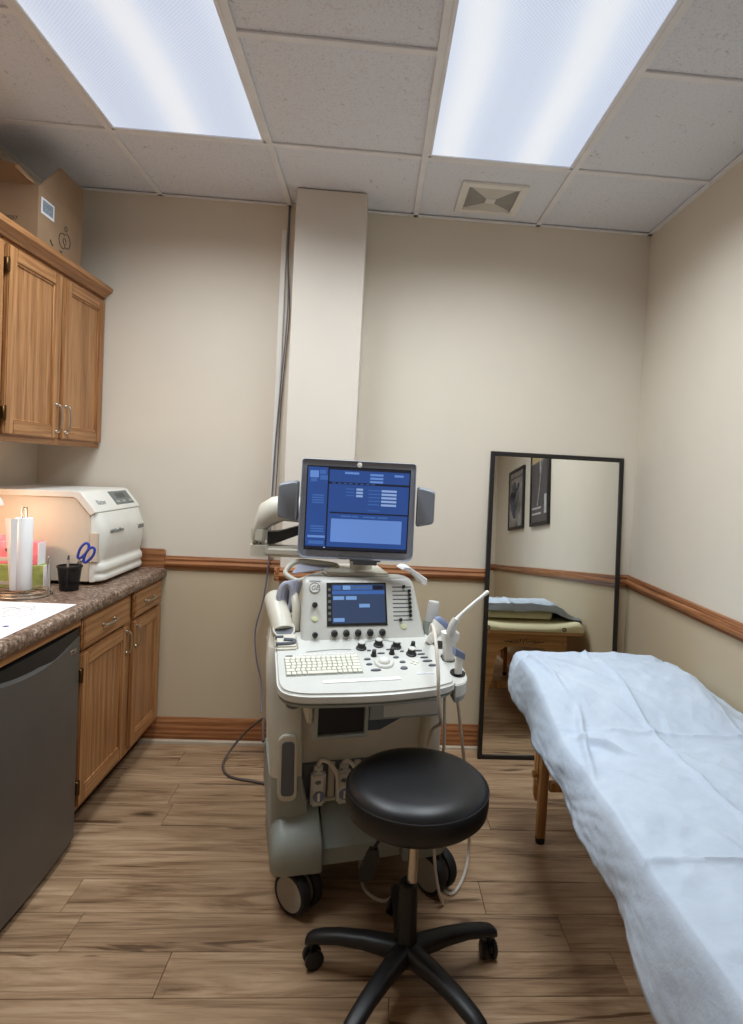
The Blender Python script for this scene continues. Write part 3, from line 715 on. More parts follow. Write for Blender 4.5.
# ------------------------------------------------------------------ ultrasound machine (own frame: x right, y back, origin under the console's front)
TH = math.radians(13); UO = (.22, -1.36, 0)
um = thing('ultrasound_machine', 'beige wheeled ultrasound machine with monitor and keyboard console', 'ultrasound', UO, TH, world=False)
UM = Matrix.Translation(Vector(UO)) @ Matrix.Rotation(TH, 4, 'Z'); UMI = UM.inverted()
SL = .24
def zc(y): return .785+SL*(y-.03)
def rounded(pts, r, n=5):
    """round the corners of a 2D outline; pts: (x, y[, r])"""
    out = []; N = len(pts)
    for i in range(N):
        p = Vector(pts[i][:2]); a = Vector(pts[i-1][:2]); b = Vector(pts[(i+1) % N][:2]); rr = pts[i][2] if len(pts[i]) > 2 else r
        da, db = a-p, b-p; ra = min(rr, da.length*.45); rb = min(rr, db.length*.45)
        q0 = p+da.normalized()*ra; q1 = p+db.normalized()*rb
        for k in range(n+1):
            t = k/n; out.append(tuple(q0*(1-t)**2+p*2*t*(1-t)+q1*t*t))
    return out
def shear(dz): return lambda co: Vector((co.x, co.y, zc(co.y)+dz+co.z))
con = rounded([(-.250, .36), (-.258, .05, .05), (-.20, .018, .05), (.02, .004, .1), (.20, .018, .05), (.262, .040, .02), (.262, .36)], .02)
console = B().prism(con, 2, -.030, 0, .007, 3, fn=shear(0)).o('console', m_consl, um)
con2 = [(.02+(x-.02)*.985, y+.008) for x, y in con]
B().prism(con2, 2, -.047, -.029, .007, 3, fn=shear(0)).o('console_underside', m_grey, um)
tray = rounded([(.2635, .36), (.2635, .048, .005), (.296, .056, .03), (.320, .090, .05), (.323, .20), (.318, .36, .03)], .02)
tr = B().prism(tray, 2, -.043, -.004, .008, 3, fn=shear(-.012)).o('probe_tray', m_consl, um)
B().prism([(.266+(x-.266)*.95, y+.006) for x, y in tray], 2, -.062, -.042, .006, 2, fn=shear(-.012)).o('tray_underside', m_grey, um)
for (hx, hy, hr) in ((.290, .275, .022), (.291, .195, .023), (.292, .110, .021)):
    M_ = frame_M((hx, hy, zc(hy)-.0165), (1, 0, 0), (0, math.cos(math.atan(SL)), math.sin(math.atan(SL))))
    B().lathe([(.0, .0006), (hr, .0006), (hr+.003, .003), (hr+.003, .0), (0, .0)], M_, 28).o('holder_ring', m_black, tr)
# upper control panel
YP = .300; LN = math.tan(math.radians(22)); ZP = zc(YP)+.002
def pan(x, z, h=0):
    """point on the panel's face: x, height z, h proud of it"""
    return Vector((x, YP+LN*(z-ZP), z)) + Vector((0, -math.cos(math.radians(22)), math.sin(math.radians(22))))*h
PT = 1.036
def sec(z, xa, xb, r=.018):
    yb = .47 if z > .9 else .50
    q = rounded([(xa, YP+LN*(z-ZP)), (xb, YP+LN*(z-ZP)), (xb-.01, yb, .03), (xa+.01, yb, .03)], r, 4)
    return [(x, y, z) for x, y in q]
rg = []
for z in (ZP-.03, ZP, .90, .95, 1.0, PT-.02):
    s_ = (z-ZP)/(PT-ZP); rg.append(sec(z, -.170+.006*max(s_, 0), .246-.034*max(s_, 0)))
for dz, ins in ((-.010, .003), (-.003, .009), (0, .018)):
    z = PT+dz; q = sec(z, -.164+ins, .212-ins); rg.append([(x, y+ins*.8 if y < .42 else y-ins, z) for x, y, z in q])
panel = B().loft(rg).o('control_panel', m_consl, um, smooth=50)
B().box((-.085, .40, 1.03), (.14, .62, 1.046), .012, 3).o('top_shelf', m_beige, um)
def pquad(x0, x1, z0, z1, h0, h1):
    return [[pan(x0, z0, h0), pan(x1, z0, h0), pan(x1, z1, h0), pan(x0, z1, h0)], [pan(x0, z0, h1), pan(x1, z0, h1), pan(x1, z1, h1), pan(x0, z1, h1)]]
tsc = B().loft(pquad(-.087, .114, .889, 1.021, -.002, .0025)).o('touch_screen', m_black, um, smooth=0)
dsp = B()
def dq(x0, x1, z0, z1, mi, h=.0028): dsp.mat(mi).loft(pquad(x0, x1, z0, z1, h-.0004, h))
dq(-.070, .108, .897, 1.015, 0)
dq(-.070, .108, .985, .996, 1, .0030)
for a in (-.066, -.034): dq(a, a+.026, .999, 1.012, 2 if a > -.05 else 1, .0030)
dq(-.006, .066, .999, 1.012, 1, .0030); dq(.068, .106, .999, 1.012, 3, .0030)
for a, c in ((-.066, .968), (-.024, .968), (.020, .944), (-.066, .902)): dq(a, a+.036, c, c+.011, 2, .0032)
for k in range(6): dq(-.083, -.074, .905+k*.018, .914+k*.018, 4, .0030)
for k in range(4): dq(-.002+k*.016, .010+k*.016, 1.004, 1.008, 4, .0033)
dsp.o('display', [ms_slate, ms_mid, ms_sky, ms_dark, m_lcd], tsc, smooth=0)
# round GE monogram
nv = Vector((0, -math.cos(math.radians(22)), math.sin(math.radians(22)))); upv = nv.cross(Vector((1, 0, 0))) * -1
PN = frame_M((0, 0, 0), (1, 0, 0), Vector((1, 0, 0)).cross(nv)*-1)
def pmat(x, z, h=0):
    o_ = pan(x, z, h); return frame_M(o_, (1, 0, 0), (0, math.sin(math.radians(22)), math.cos(math.radians(22))))
lgo = B().lathe([(0, 0), (.0185, 0), (.0195, .001), (.0185, .002), (0, .002)], pmat(-.126, 1.006, 0), 32).o('logo_disc', m_white, um)
B().lathe([(.0155, .0018), (.0175, .0018), (.0175, .0028), (.0155, .0028)], pmat(-.126, 1.006), 32, True).text('GE', .021, pmat(-.126, 1.006, .0022) @ Matrix.Translation((-.0125, -.0075, 0)), .0006, shear=.2).o('monogram', m_lcd, lgo, smooth=0)
B().loft(pquad(-.142, -.106, 1.0275, 1.0315, 0, .0012)).o('name_strip', m_label, um, smooth=0)
def knob_at(M, r=.009, h=.020, name='knob', m=None, parent=None):
    return B().lathe([(0, 0), (r*1.25, 0), (r*1.25, h*.2), (r, h*.3), (r*.88, h), (r*.6, h*1.06), (0, h*1.06)], M, 16).o(name, m or m_black, parent or um)
for x in (-.064, -.025, .014, .054, .095):
    kk = knob_at(pmat(x, .866, .0005), .0088, .020)
    B().lathe([(.0112, 0), (.0145, 0), (.0145, .004), (.0112, .004)], pmat(x, .868, .0002), 20, True).o('collar', m_consl, kk)
for z in (.954, .865): knob_at(pmat(-.126, z, .0005), .0072, .018)
for (x, z) in ((-.126, .912), (.170, .884)):
    B().lathe([(0, 0), (.011, 0), (.010, .003), (0, .004)], pmat(x, z) @ Matrix.Scale(.75, 4, (0, 1, 0)), 18).o('indicator_button', mat('pale_green_button', (206, 212, 170), .4), um)
for k in range(9):
    z = 1.007-k*.0129; sl = B().loft(pquad(.136, .203, z-.0015, z+.0015, -.0005, .0008)).o('slider_slot', m_dgrey, um, smooth=0)
    kx = .176 if k == 0 else (.160 if k == 8 else .195)
    B().loft(pquad(kx-.004, kx+.004, z-.0045, z+.0045, .0006, .009)).o('slider_knob', m_black, sl, smooth=0)
# console surface details
SA = math.atan(SL)
def cmat(x, y, h=0): return frame_M((x, y, zc(y)+h), (1, 0, 0), (0, math.cos(SA), math.sin(SA)))
kbase = B().box((-.232, .104, -.003), (-.004, .203, .0012), .003, 2, M=Matrix(((1, 0, 0, 0), (0, 1, 0, 0), (0, SL, 1, .785-SL*.03), (0, 0, 0, 1)))).o('keyboard', m_grey, um)
kb = B(); SHR = Matrix(((1, 0, 0, 0), (0, 1, 0, 0), (0, SL, 1, .785-SL*.03), (0, 0, 0, 1)))
for rw in range(6):
    y0k = .108+rw*.0156; n = 15; x = -.229
    if rw == 0: cells = [1, 1, 1, 1, 6, 1, 1, 1, 1, 1]
    elif rw == 1: cells = [1.8]+[1]*11+[2.0]
    else: cells = [1.2 if rw % 2 else 1]+[1]*12+[1.6]
    tot = sum(cells); u = .222/tot
    for c in cells:
        kb.box((x+.0011, y0k+.0012, .0010), (x+c*u-.0011, y0k+.0144, .0058), .0012, 1, M=SHR); x += c*u
ko = kb.o('keys', m_key, kbase, smooth=0); ko['kind'] = 'stuff'
fk = B()
for k in range(12): fk.box((-.185+k*.0145, .2130, -.0005), (-.174+k*.0145, .2185, .0016), .001, 1, M=SHR)
fko = fk.o('function_keys', m_white, um, smooth=0); fko['kind'] = 'stuff'
B().box((-.225, .208, -.0005), (-.203, .214, .003), .002, 1, M=SHR).o('power_button', m_dgrey, um)
B().tube([(-.16, .232, zc(.232)+.0008), (-.08, .240, zc(.24)+.0008), (-.02, .238, zc(.238)+.0008)], .0022, 6, 5, flat=.4).o('groove', m_grey, um)
B().tube([(.005, .262, zc(.262)+.0006), (.05, .284, zc(.284)+.0006), (.10, .286, zc(.286)+.0006), (.15, .262, zc(.262)+.0006)], .0022, 6, 5, flat=.4).o('groove', m_grey, um)
for (x, y, r) in ((.013, .242, .0155), (.072, .256, .0155), (.128, .242, .0155), (.166, .197, .016)):
    kk = knob_at(cmat(x, y), r*.85, .020, 'rotary_knob', m_black)
    B().lathe([(0, 0), (r*.72, 0), (r*.70, .0025), (0, .003)], cmat(x, y) @ Matrix.Translation((0, 0, .0205)), 20).o('knob_cap', m_consl, kk)
for (x, y) in ((.044, .197), (.104, .205), (.182, .238)): knob_at(cmat(x, y), .0075, .020)
tb = B().lathe([(.0175, 0), (.030, 0), (.031, .002), (.028, .0055), (.0185, .006)], cmat(.067, .155), 36, True).o('trackball_ring', m_consl, um)
B().sphere(tuple(cmat(.067, .155, .001).translation), .0175).o('trackball', m_white, tb)
for (x, y, w, d) in ((.020, .178, .022, .010), (.020, .150, .020, .010), (.034, .118, .034, .011), (.112, .182, .020, .010), (.126, .155, .020, .011), (.122, .122, .024, .016), (.070, .208, .026, .007), (.195, .215, .026, .007), (.198, .195, .026, .007), (.202, .175, .028, .007), (.207, .155, .034, .009), (.215, .130, .026, .011), (.035, .226, .014, .006), (.140, .215, .014, .005), (.098, .228, .014, .005)):
    M_ = cmat(x, y) @ Matrix.Diagonal((w/2, d/2, 1, 1))
    B().lathe([(0, 0), (1, 0), (.85, .0035), (0, .004)], M_, 14).o('button', m_dgrey, um)
for a in range(4):
    B().box((-.004, -.013, 0), (.004, -.005, .0025), .001, 1, M=cmat(.163, .150) @ Matrix.Rotation(a*PI/2, 4, 'Z')).o('arrow_key', m_key, um)
B().box((-.032, -.005, 0), (.024, .005, .001), .003, 2, M=cmat(.185, .092)).text('LOGIQ', .009, cmat(.185, .092, .0012) @ Matrix.Translation((-.028, -.003, 0)), .0002).o('model_strip', m_label, um, smooth=0)
B().box((-.11, -.008, 0), (.12, .008, .0016), .006, 3, M=cmat(-.02, .072)).o('wrist_rest', m_white, um)

# left cup holder, hooks
ch = B().tube([(-.222, .365, .862), (-.228, .40, .893), (-.238, .45, .925), (-.243, .50, .945)], lambda t: .036 if t < .9 else .036*math.sqrt(max(0, 1-((t-.9)/.1)**2))+.002, 24, 6).o('cup_holder', m_beige, um)
dcv = (Vector((-.222, .365, .862))-Vector((-.228, .40, .893))).normalized()
B().lathe([(0, .0006), (.031, .0006), (.031, .0016), (0, .0016)], Matrix.Translation(Vector((-.220, .352, .874))) @ Vector((0, -.62, .78)).to_track_quat('Z', 'Y').to_matrix().to_4x4(), 28).o('opening', m_dgrey, ch)
B().lathe([(.0295, -.02), (.036, -.02), (.036, .001), (.0345, .003), (.0310, .003), (.0295, .001)], Matrix.Translation(Vector((-.220, .352, .874))) @ Vector((0, -.62, .78)).to_track_quat('Z', 'Y').to_matrix().to_4x4(), 32, True).o('lip', m_beige, ch)
B().tube([(-.180, .385, .86), (-.178, .40, .92), (-.183, .43, .96), (-.186, .47, .97)], .014, 10, 5).o('side_rib', m_beige, um)
B().box((-.252, .245, -.004), (-.182, .330, .010), .010, 3, M=SHR).o('cable_hook_block', m_beige, um)
B().tube([(-.250, .262, zc(.262)+.012), (-.215, .262, zc(.262)+.012), (-.195, .268, zc(.268)+.012), (-.195, .282, zc(.282)+.012), (-.225, .287, zc(.287)+.012)], .006, 8, 5).o('cable_slot', m_dgrey, um)
B().tube([(-.250, .306, zc(.306)+.011), (-.225, .306, zc(.306)+.011)], .005, 8, 5).o('cable_slot', m_dgrey, um)

# tower, pillars, base
B().box((-.165, .345, .30), (.292, .80, .80), .012, 3).o('tower', m_beige, um)
B().box((-.20, .42, .78), (.26, .62, .90), .02, 3).o('neck', m_beige, um)
lpts = [(-.262, .300), (-.160, .300), (-.160, .80), (-.262, .80)]
def pil(z, x0, x1, y0, y1, r=.035): return [(x, y, z) for x, y in rounded([(x0, y0), (x1, y0, .012), (x1, y1, .012), (x0+(.03 if x0 < 0 else 0), y1)], r, 5)]
lp_ = B().loft([pil(.425, -.250, -.150, .270, .80), pil(.50, -.256, -.152, .268, .80), pil(.60, -.264, -.156, .275, .80), pil(.70, -.272, -.158, .290, .79), pil(.78, -.276, -.160, .305, .74), pil(.82, -.270, -.165, .33, .66)]).o('side_pillar', m_beige, um, smooth=50)
B().loft([pil(.24, -.240, -.118, .300, .80), pil(.33, -.244, -.128, .278, .80), pil(.40, -.249, -.146, .270, .80), pil(.4245, -.250, -.150, .2705, .80)]).o('pillar_lower', m_grey, um, smooth=50)
def oval(z): 
    return .262+.004*abs(z-.45)/.1
ov = rounded([(-.2255, .355), (-.1655, .352), (-.170, .562), (-.2295, .565)], .030, 8)
ovo = B().prism(ov, 1, .2575, .300, .003, 2).o('vent_bezel', m_beige, um)
ovi = rounded([(-.216, .372), (-.175, .370), (-.180, .545), (-.219, .547)], .016, 6)
B().prism(ovi, 1, .2555, .262, .002, 1).o('vent_grille', m_dgrey, ovo)
B().loft([pil(.24, .245, .318, .30, .80), pil(.60, .262, .322, .30, .80), pil(.80, .262, .320, .32, .72)]).o('side_pillar', m_beige, um, smooth=50)
def footc(xa, xb, name='foot_cover'):
    rg = []
    for z, ins in ((.142, .004), (.150, 0), (.20, .001), (.228, .005), (.244, .014), (.250, .026)):
        rg.append([(x, y, z+max(0, (y-.225)*.55)*min(1, max(0, (z-.2)/.05))) for x, y in rounded([(xa+ins, .212+ins*1.1), (xb-ins*.3, .205+ins*1.1, .01), (xb-ins*.3, .52, .01), (xa+ins, .52, .02)], .04, 6)])
    return B().loft(rg).o(name, m_grey, um, smooth=50)
footc(-.240, -.082); 
rg = []
for z, ins in ((.142, .004), (.150, 0), (.20, .001), (.228, .005), (.244, .014), (.250, .026)):
    rg.append([(x, y, z+max(0, (y-.225)*.55)*min(1, max(0, (z-.2)/.05))) for x, y in rounded([(.178+ins*.3, .205+ins*1.1, .01), (.335-ins, .212+ins*1.1), (.335-ins, .52, .02), (.178+ins*.3, .52, .01)], .04, 6)])
B().loft(rg).o('foot_cover', m_grey, um, smooth=50)
B().loft([[(-.078, .236, .148), (.174, .236, .148), (.174, .60, .148), (-.078, .60, .148)], [(-.078, .236, .20), (.174, .236, .20), (.174, .60, .20), (-.078, .60, .20)], [(-.078, .345, .292), (.174, .345, .292), (.174, .60, .30), (-.078, .60, .30)]]).o('base_cover', m_grey, um, smooth=0)
B().box((-.232, .42, .125), (.330, .86, .32), .02, 3).o('base', m_grey, um)
B().box((-.215, .31, .115), (.305, .84, .145), .005, 1).o('chassis', m_black, um)
B().tube([(-.208, .80, .10), (-.220, .80, .3), (-.232, .79, .55), (-.242, .74, .74)], .008, 8, 5).o('rear_edge_guard', m_white, um)
def caster(x, y, ang):
    A = Matrix.Translation((x, y, 0)) @ Matrix.Rotation(ang, 4, 'Z')   # axle along local x
    q = A @ Matrix.Rotation(PI/2, 4, 'Y')
    c = B().lathe([(0, .060), (.02, .060), (.02, .140), (0, .140)], A @ Matrix.Translation((0, .02, 0)), 16).box((-.008, -.03, .062), (.008, .035, .135), .008, 2, M=A).o('caster', m_grey, um)
    for s_ in (-1, 1):
        off = A @ Matrix.Translation((s_*.026, 0, .0685)) @ Matrix.Rotation(PI/2, 4, 'Y')
        B().lathe([(.054, -.017), (.064, -.016), (.068, -.008), (.068, .008), (.064, .016), (.054, .017)], off, 32, True).o('tyre', m_rubber, c)
        B().lathe([(0, -.0175), (.054, -.0165), (.055, 0), (.054, .0165), (0, .0175)], off, 32).o('wheel', m_wheelface, c)
caster(-.146, .262, math.radians(38)); caster(.306, .255, math.radians(30)); caster(-.165, .78, .1); caster(.265, .78, -.1)
# printer bay and equipment under the console
bay = B()
bay.box((-.150, .062, .640), (-.140, .33, .752)).box((-.005, .062, .640), (.005, .33, .752)).box((-.150, .062, .632), (.005, .33, .642), .003, 1).box((-.150, .32, .64), (.005, .335, .755))
bay.o('drawer_bay', m_grey, um)
B().box((-.139, .075, .643), (-.006, .32, .75)).o('bay_cavity', m_black, um, smooth=0)
B().box((-.168, .085, .672), (-.151, .33, .752), .004, 1).o('bay_bracket', m_beige, um)
pr = B().box((.0055, .075, .672), (.232, .34, .752), .006, 2).o('printer', m_grey, um)
B().box((.052, .0725, .680), (.222, .078, .722), .002, 1).o('printer_flap', m_consl, pr)
B().box((.008, .073, .727), (.060, .078, .745), .002, 1).o('printer_label', m_beige, pr)
B().loft([[(-.135, .10, .633), (.05, .10, .633), (.20, .16, .672), (.0055, .08, .672)], [(-.135, .33, .633), (.05, .33, .633), (.20, .33, .672), (.0055, .33, .672)]]).o('bay_skirt', m_dgrey, um)
B().tube([(-.215, .10, .748), (-.222, .10, .728), (-.208, .10, .718), (-.190, .10, .722)], .007, 8, 5).o('hook', m_dgrey, um)
B().box((.225, .11, .70), (.238, .36, .752), .003, 1).o('bay_bracket', m_dgrey, um)
# probe connectors in the lower bay
B().box((-.145, .335, .302), (.170, .347, .43), .002, 1).o('connector_bay', m_dgrey, um)
B().box((-.130, .330, .300), (.165, .346, .312), .002, 1).o('bay_ledge', m_beige, um)
for xd in (-.057, .030): B().box((xd, .332, .313), (xd+.022, .346, .43), .002, 1).o('bay_divider', m_beige, um)
for k, x in enumerate((-.093, -.008, .085)):
    cn = B().box((x-.024, .295, .303), (x+.024, .334, .415), .008, 3).box((x-.014, .300, .41), (x+.014, .330, .440), .008, 2).o('probe_connector', m_consl, um)
    B().lathe([(0, 0), (.019, 0), (.017, .004), (0, .005)], frame_M((x+.002, .295, .338), (1, 0, 0), (0, 0, 1)), 24).o('lock_dial', m_bluegrey, cn)
    B().box((x-.003, .289, .325), (x+.006, .2945, .352), .001, 1).o('dial_bar', m_white, cn)
    B().lathe([(0, 0), (.010, 0), (.008, .002), (0, .0025)], frame_M((x-.002, .295, .385), (1, 0, 0), (0, 0, 1)) @ Matrix.Diagonal((1, .7, 1, 1)), 16).o('latch_button', m_lcd, cn)
B().tube([(-.093, .312, .437), (-.085, .295, .458), (-.060, .285, .450), (-.038, .283, .415), (-.032, .285, .37)], .0065, 8, 6).o('connector_cable', m_cord_w, um)
B().tube([(-.008, .312, .437), (.0, .29, .452), (.02, .28, .43), (.03, .28, .38)], .0065, 8, 6).o('connector_cable', m_cord_w, um)

# rear handle and folded cloth on top
B().tube([(-.210, .50, 1.030), (-.195, .52, 1.052), (-.165, .54, 1.064), (-.12, .55, 1.062), (-.03, .53, 1.052), (-.06, .50, 1.036), (-.13, .47, 1.022), (-.165, .465, 1.010), (-.19, .48, 1.015)], .009, 10, 6, True).o('rear_handle', m_beige, um)
B().loft([[(-.19, .49, 1.028), (-.06, .50, 1.042), (-.05, .53, 1.048), (-.16, .535, 1.056)], [(-.19, .49, 1.032), (-.06, .50, 1.046), (-.05, .53, 1.052), (-.16, .535, 1.060)]]).o('handle_plate', m_coil, um, smooth=0)

# monitor (modelled in room axes, then carried into the machine's frame)
MX, MY, MZ = .142, -1.0, 1.264
mon = B()
ml = .191; zt, zb = 1.429, 1.100
out = rounded([(MX-.189, zt), (MX+.189, zt), (MX+.1925, zb, .028), (MX-.1925, zb, .028)], .010, 6)
rgm = []
def minset(pts, k): 
    return [(MX+(x-MX)*(1-k), MZ+(z-MZ)*(1-k)) for x, z in pts]
for (y, k) in ((-.004, .03), (-.012, .008), (-.006, 0), (.012, 0), (.030, .02), (.050, .16), (.060, .30)):
    rgm.append([(x, MY+y, z) for x, z in minset(out, k)])
monitor = B().loft(rgm).o('monitor', m_bezel, um, smooth=45, xf=UMI)
sx0, sx1, sz0, sz1 = -.025, .309, 1.132, 1.403
def mfr(lo, hi, r=.001): return B().box(lo, hi, r, 1)
B().box((sx0-.004, MY-.0135, sz0-.004), (sx1+.004, MY-.0115, sz1+.004)).o('screen_border', m_black, monitor, smooth=0, xf=UMI)
ds = B()
SWd, SHt = sx1-sx0, sz1-sz0
def q2(u0, u1, v0, v1, mi, h=0):
    y = MY-.0140-h*.0003
    ds.mat(mi).box((sx0+u0*SWd, y, sz1-v1*SHt), (sx0+u1*SWd, y+.0003, sz1-v0*SHt))
q2(0, 1, 0, 1, 0)
q2(.205, 1, .0, .025, 1, 1); q2(.205, 1, .172, .198, 1, 1); q2(.225, 1, .538, .556, 1, 1); q2(.0, 1, .965, 1, 1, 1); q2(.195, .210, 0, 1, 1, 1)
q2(.245, .945, .62, .905, 3, 1)
for (u, v, w) in ((.36, .045, .14), (.61, .055, .13), (.61, .098, .13), (.61, .14, .13), (.85, .055, .09)): q2(u, u+w, v, v+.026, 2, 1)
for (u, v, w) in ((.48, .24, .065), (.48, .28, .065), (.48, .32, .065), (.73, .245, .15), (.73, .288, .15), (.73, .33, .15), (.73, .374, .15), (.73, .418, .15)): q2(u, u+w, v, v+.026, 4, 1)
for k in range(3): q2(.38, .46, .245+k*.04, .257+k*.04, 5, 1)
for k in range(5): q2(.60, .715, .252+k*.043, .264+k*.043, 5, 1)
for k in range(8): q2(.24+k*.055, .275+k*.055, .182, .190, 5, 2)
for (u, v, w, h) in ((.02, .045, .085, .085), (.115, .035, .06, .05), (.12, .10, .075, .055), (.03, .14, .06, .04)): q2(u, u+w, v, v+h, 2 if u < .1 and v < .1 else 5, 1)
for k in range(4): q2(.05, .165, .335+k*.03, .352+k*.03, 5, 1)
for k in range(3): q2(.045, .175, .715+k*.03, .732+k*.03, 5, 1)
q2(.02, .19, .835, .862, 2, 1); q2(.03, .18, .90, .94, 5, 1)
for (u, w) in ((.34, .10), (.45, .06), (.56, .12), (.70, .10)): q2(u, u+w, .578, .598, 5, 1)
q2(.60, .72, .50, .510, 5, 1); q2(.18, .20, .972, .985, 4, 2)
ds.o('screen', [ms_navy, ms_dark, ms_light, ms_light, ms_pale, ms_mid], monitor, smooth=0, xf=UMI)
B().lathe([(0, 0), (.0085, 0), (.0075, .002), (0, .0025)], frame_M((MX, MY-.0115, 1.415), (1, 0, 0), (0, 0, 1)), 20).o('logo', m_white, monitor, xf=UMI)
for (xa, xb, za, zb_, s_) in ((-.122, -.056, 1.216, 1.356, -1), (.339, .399, 1.216, 1.356, 1)):
    rg = []
    for (y, k) in ((.030, .14), (.028, .02), (.0, 0), (-.014, .02), (-.020, .10)):
        cx_, cz_ = (xa+xb)/2, (za+zb_)/2; w_, h_ = (xb-xa)/2*(1-k), (zb_-za)/2*(1-k); ta = .014
        pts = rounded([(cx_-w_, cz_+h_-(ta if s_ < 0 else 0)), (cx_+w_, cz_+h_-(ta if s_ > 0 else 0)), (cx_+w_, cz_-h_+(ta if s_ > 0 else 0)), (cx_-w_, cz_-h_+(ta if s_ < 0 else 0))], .012, 4)
        rg.append([(x, MY+y+.01, z) for x, z in pts])
    sp_ = B().loft(rg).o('speaker', m_spk, monitor, smooth=45, xf=UMI)
B().tube([(MX-.055, MY-.013, 1.113), (MX, MY-.0135, 1.1115), (MX+.055, MY-.013, 1.113)], .003, 6, 5, flat=.5).o('button_row', m_black, monitor, xf=UMI)
B().box((MX-.02, MY+.03, 1.075), (MX+.085, MY+.09, 1.115), .012, 2).o('tilt_mount', m_dgrey, monitor, xf=UMI)
# monitor arm
arm = B().box((-.228, -.885, 1.078), (.12, -.815, 1.116), .012, 3).o('lower_arm', m_beige, um, xf=UMI)
B().loft([[(x, y, 1.0785) for x, y in rounded([(-.232, -.89), (-.165, -.89), (-.165, -.81), (-.232, -.81)], .03, 5)], [(x, y, 1.118) for x, y in rounded([(-.232, -.89), (-.165, -.89), (-.165, -.81), (-.232, -.81)], .03, 5)]]).o('arm_joint', m_beige, um, xf=UMI)
ra = []
for (x, z, w, hh) in ((-.222, 1.150, .036, .060), (-.205, 1.205, .038, .062), (-.165, 1.235, .042, .058), (-.12, 1.250, .045, .052), (-.06, 1.245, .045, .050), (.0, 1.240, .042, .046), (.08, 1.240, .040, .044)):
    ra.append([(x + (.0 if k else 0), -.85+w*math.cos(2*PI*k/16), z+hh*math.sin(2*PI*k/16)*.9) for k in range(16)])
B().loft(ra).o('upper_arm', m_beige, um, smooth=60, xf=UMI)
B().box((-.230, -.885, 1.1185), (-.172, -.815, 1.19), .016, 3).o('arm_pivot', m_beige, um, xf=UMI)
for k in (0, 1): B().sphere((-.205+k*.012, -.8855, 1.128-k*.003), .0035, 8, 6).o('pivot_screw', m_black, um, xf=UMI)
B().loft([[(-.172, -.875, 1.122), (-.172, -.82, 1.122), (-.172, -.82, 1.165), (-.172, -.875, 1.165)], [(-.15, -.875, 1.122), (-.15, -.82, 1.122), (-.135, -.82, 1.168), (-.135, -.875, 1.168)], [(-.06, -.875, 1.160), (-.06, -.82, 1.160), (-.06, -.82, 1.192), (-.06, -.875, 1.192)], [(.06, -.875, 1.170), (.06, -.82, 1.170), (.06, -.82, 1.195), (.06, -.875, 1.195)]]).o('arm_strut', m_black, um, smooth=0, xf=UMI)
B().box((.08, -.94, 1.16), (.19, -.84, 1.29), .015, 2).o('monitor_bracket', m_dgrey, um, xf=UMI)
B().cyl((.16, -.86, 1.03), (.16, -.86, 1.14), .04, n=24, r=.004).o('arm_post', m_beige, um, xf=UMI)

# things resting on or in the machine
def mw(p): return UM @ Vector(p)
def tagm(b_, name, m, label, cat, group=None):
    return tag(b_.o(name, m, xf=UM), label, cat, group)
gb = thing('gel_bottle', 'upturned frosted gel bottle in the rear holder', 'bottle', tuple(mw((.270, .335, .86))), TH, world=False)
gax = Vector((.10, 0, 1)).normalized().to_track_quat('Z', 'Y').to_matrix().to_4x4()
B().lathe([(0, .02), (.0205, .02), (.0215, .03), (.0195, .098), (.0180, .103), (0, .1035)], gax, 24).o('body', m_gel, gb)
B().lathe([(.0235, -.005), (.0262, -.005), (.0262, .036), (.0235, .036)], gax, 24, True).o('sleeve', m_grey, gb)
# convex probe
cp = thing('convex_probe', 'white convex probe with blue grey curved face in the middle holder', 'probe', tuple(mw((.256, .262, .862))), TH, world=False)
q = Matrix.Rotation(math.radians(42), 4, 'Y') @ Matrix.Rotation(math.radians(-12), 4, 'X') @ Matrix.Diagonal((1.12, 1.12, .9, 1))
def ell(z, rx, ry, M): return [M @ Vector((rx*math.cos(2*PI*k/20), ry*math.sin(2*PI*k/20), z)) for k in range(20)]
B().loft([ell(-.03, .010, .010, q), ell(.0, .013, .011, q), ell(.02, .017, .011, q), ell(.035, .027, .012, q), ell(.052, .031, .012, q)]).o('handle', m_white, cp, smooth=60)
B().loft([ell(.0515, .0315, .0125, q), ell(.060, .031, .0125, q), ell(.070, .026, .011, q), ell(.075, .017, .008, q)]).o('lens', m_bluegrey, cp, smooth=60)
B().tube([(-.012, -.010, .02), (-.026, -.06, .055), (-.045, -.14, .062), (-.060, -.21, .035), (-.066, -.258, -.03), (-.064, -.264, -.09), (-.045, -.235, -.165), (-.014, -.16, -.225), (-.008, -.06, -.30), (-.010, -.02, -.45), (-.006, -.027, -.60)], .0055, 8, 6).o('cable', m_cord_w, cp)
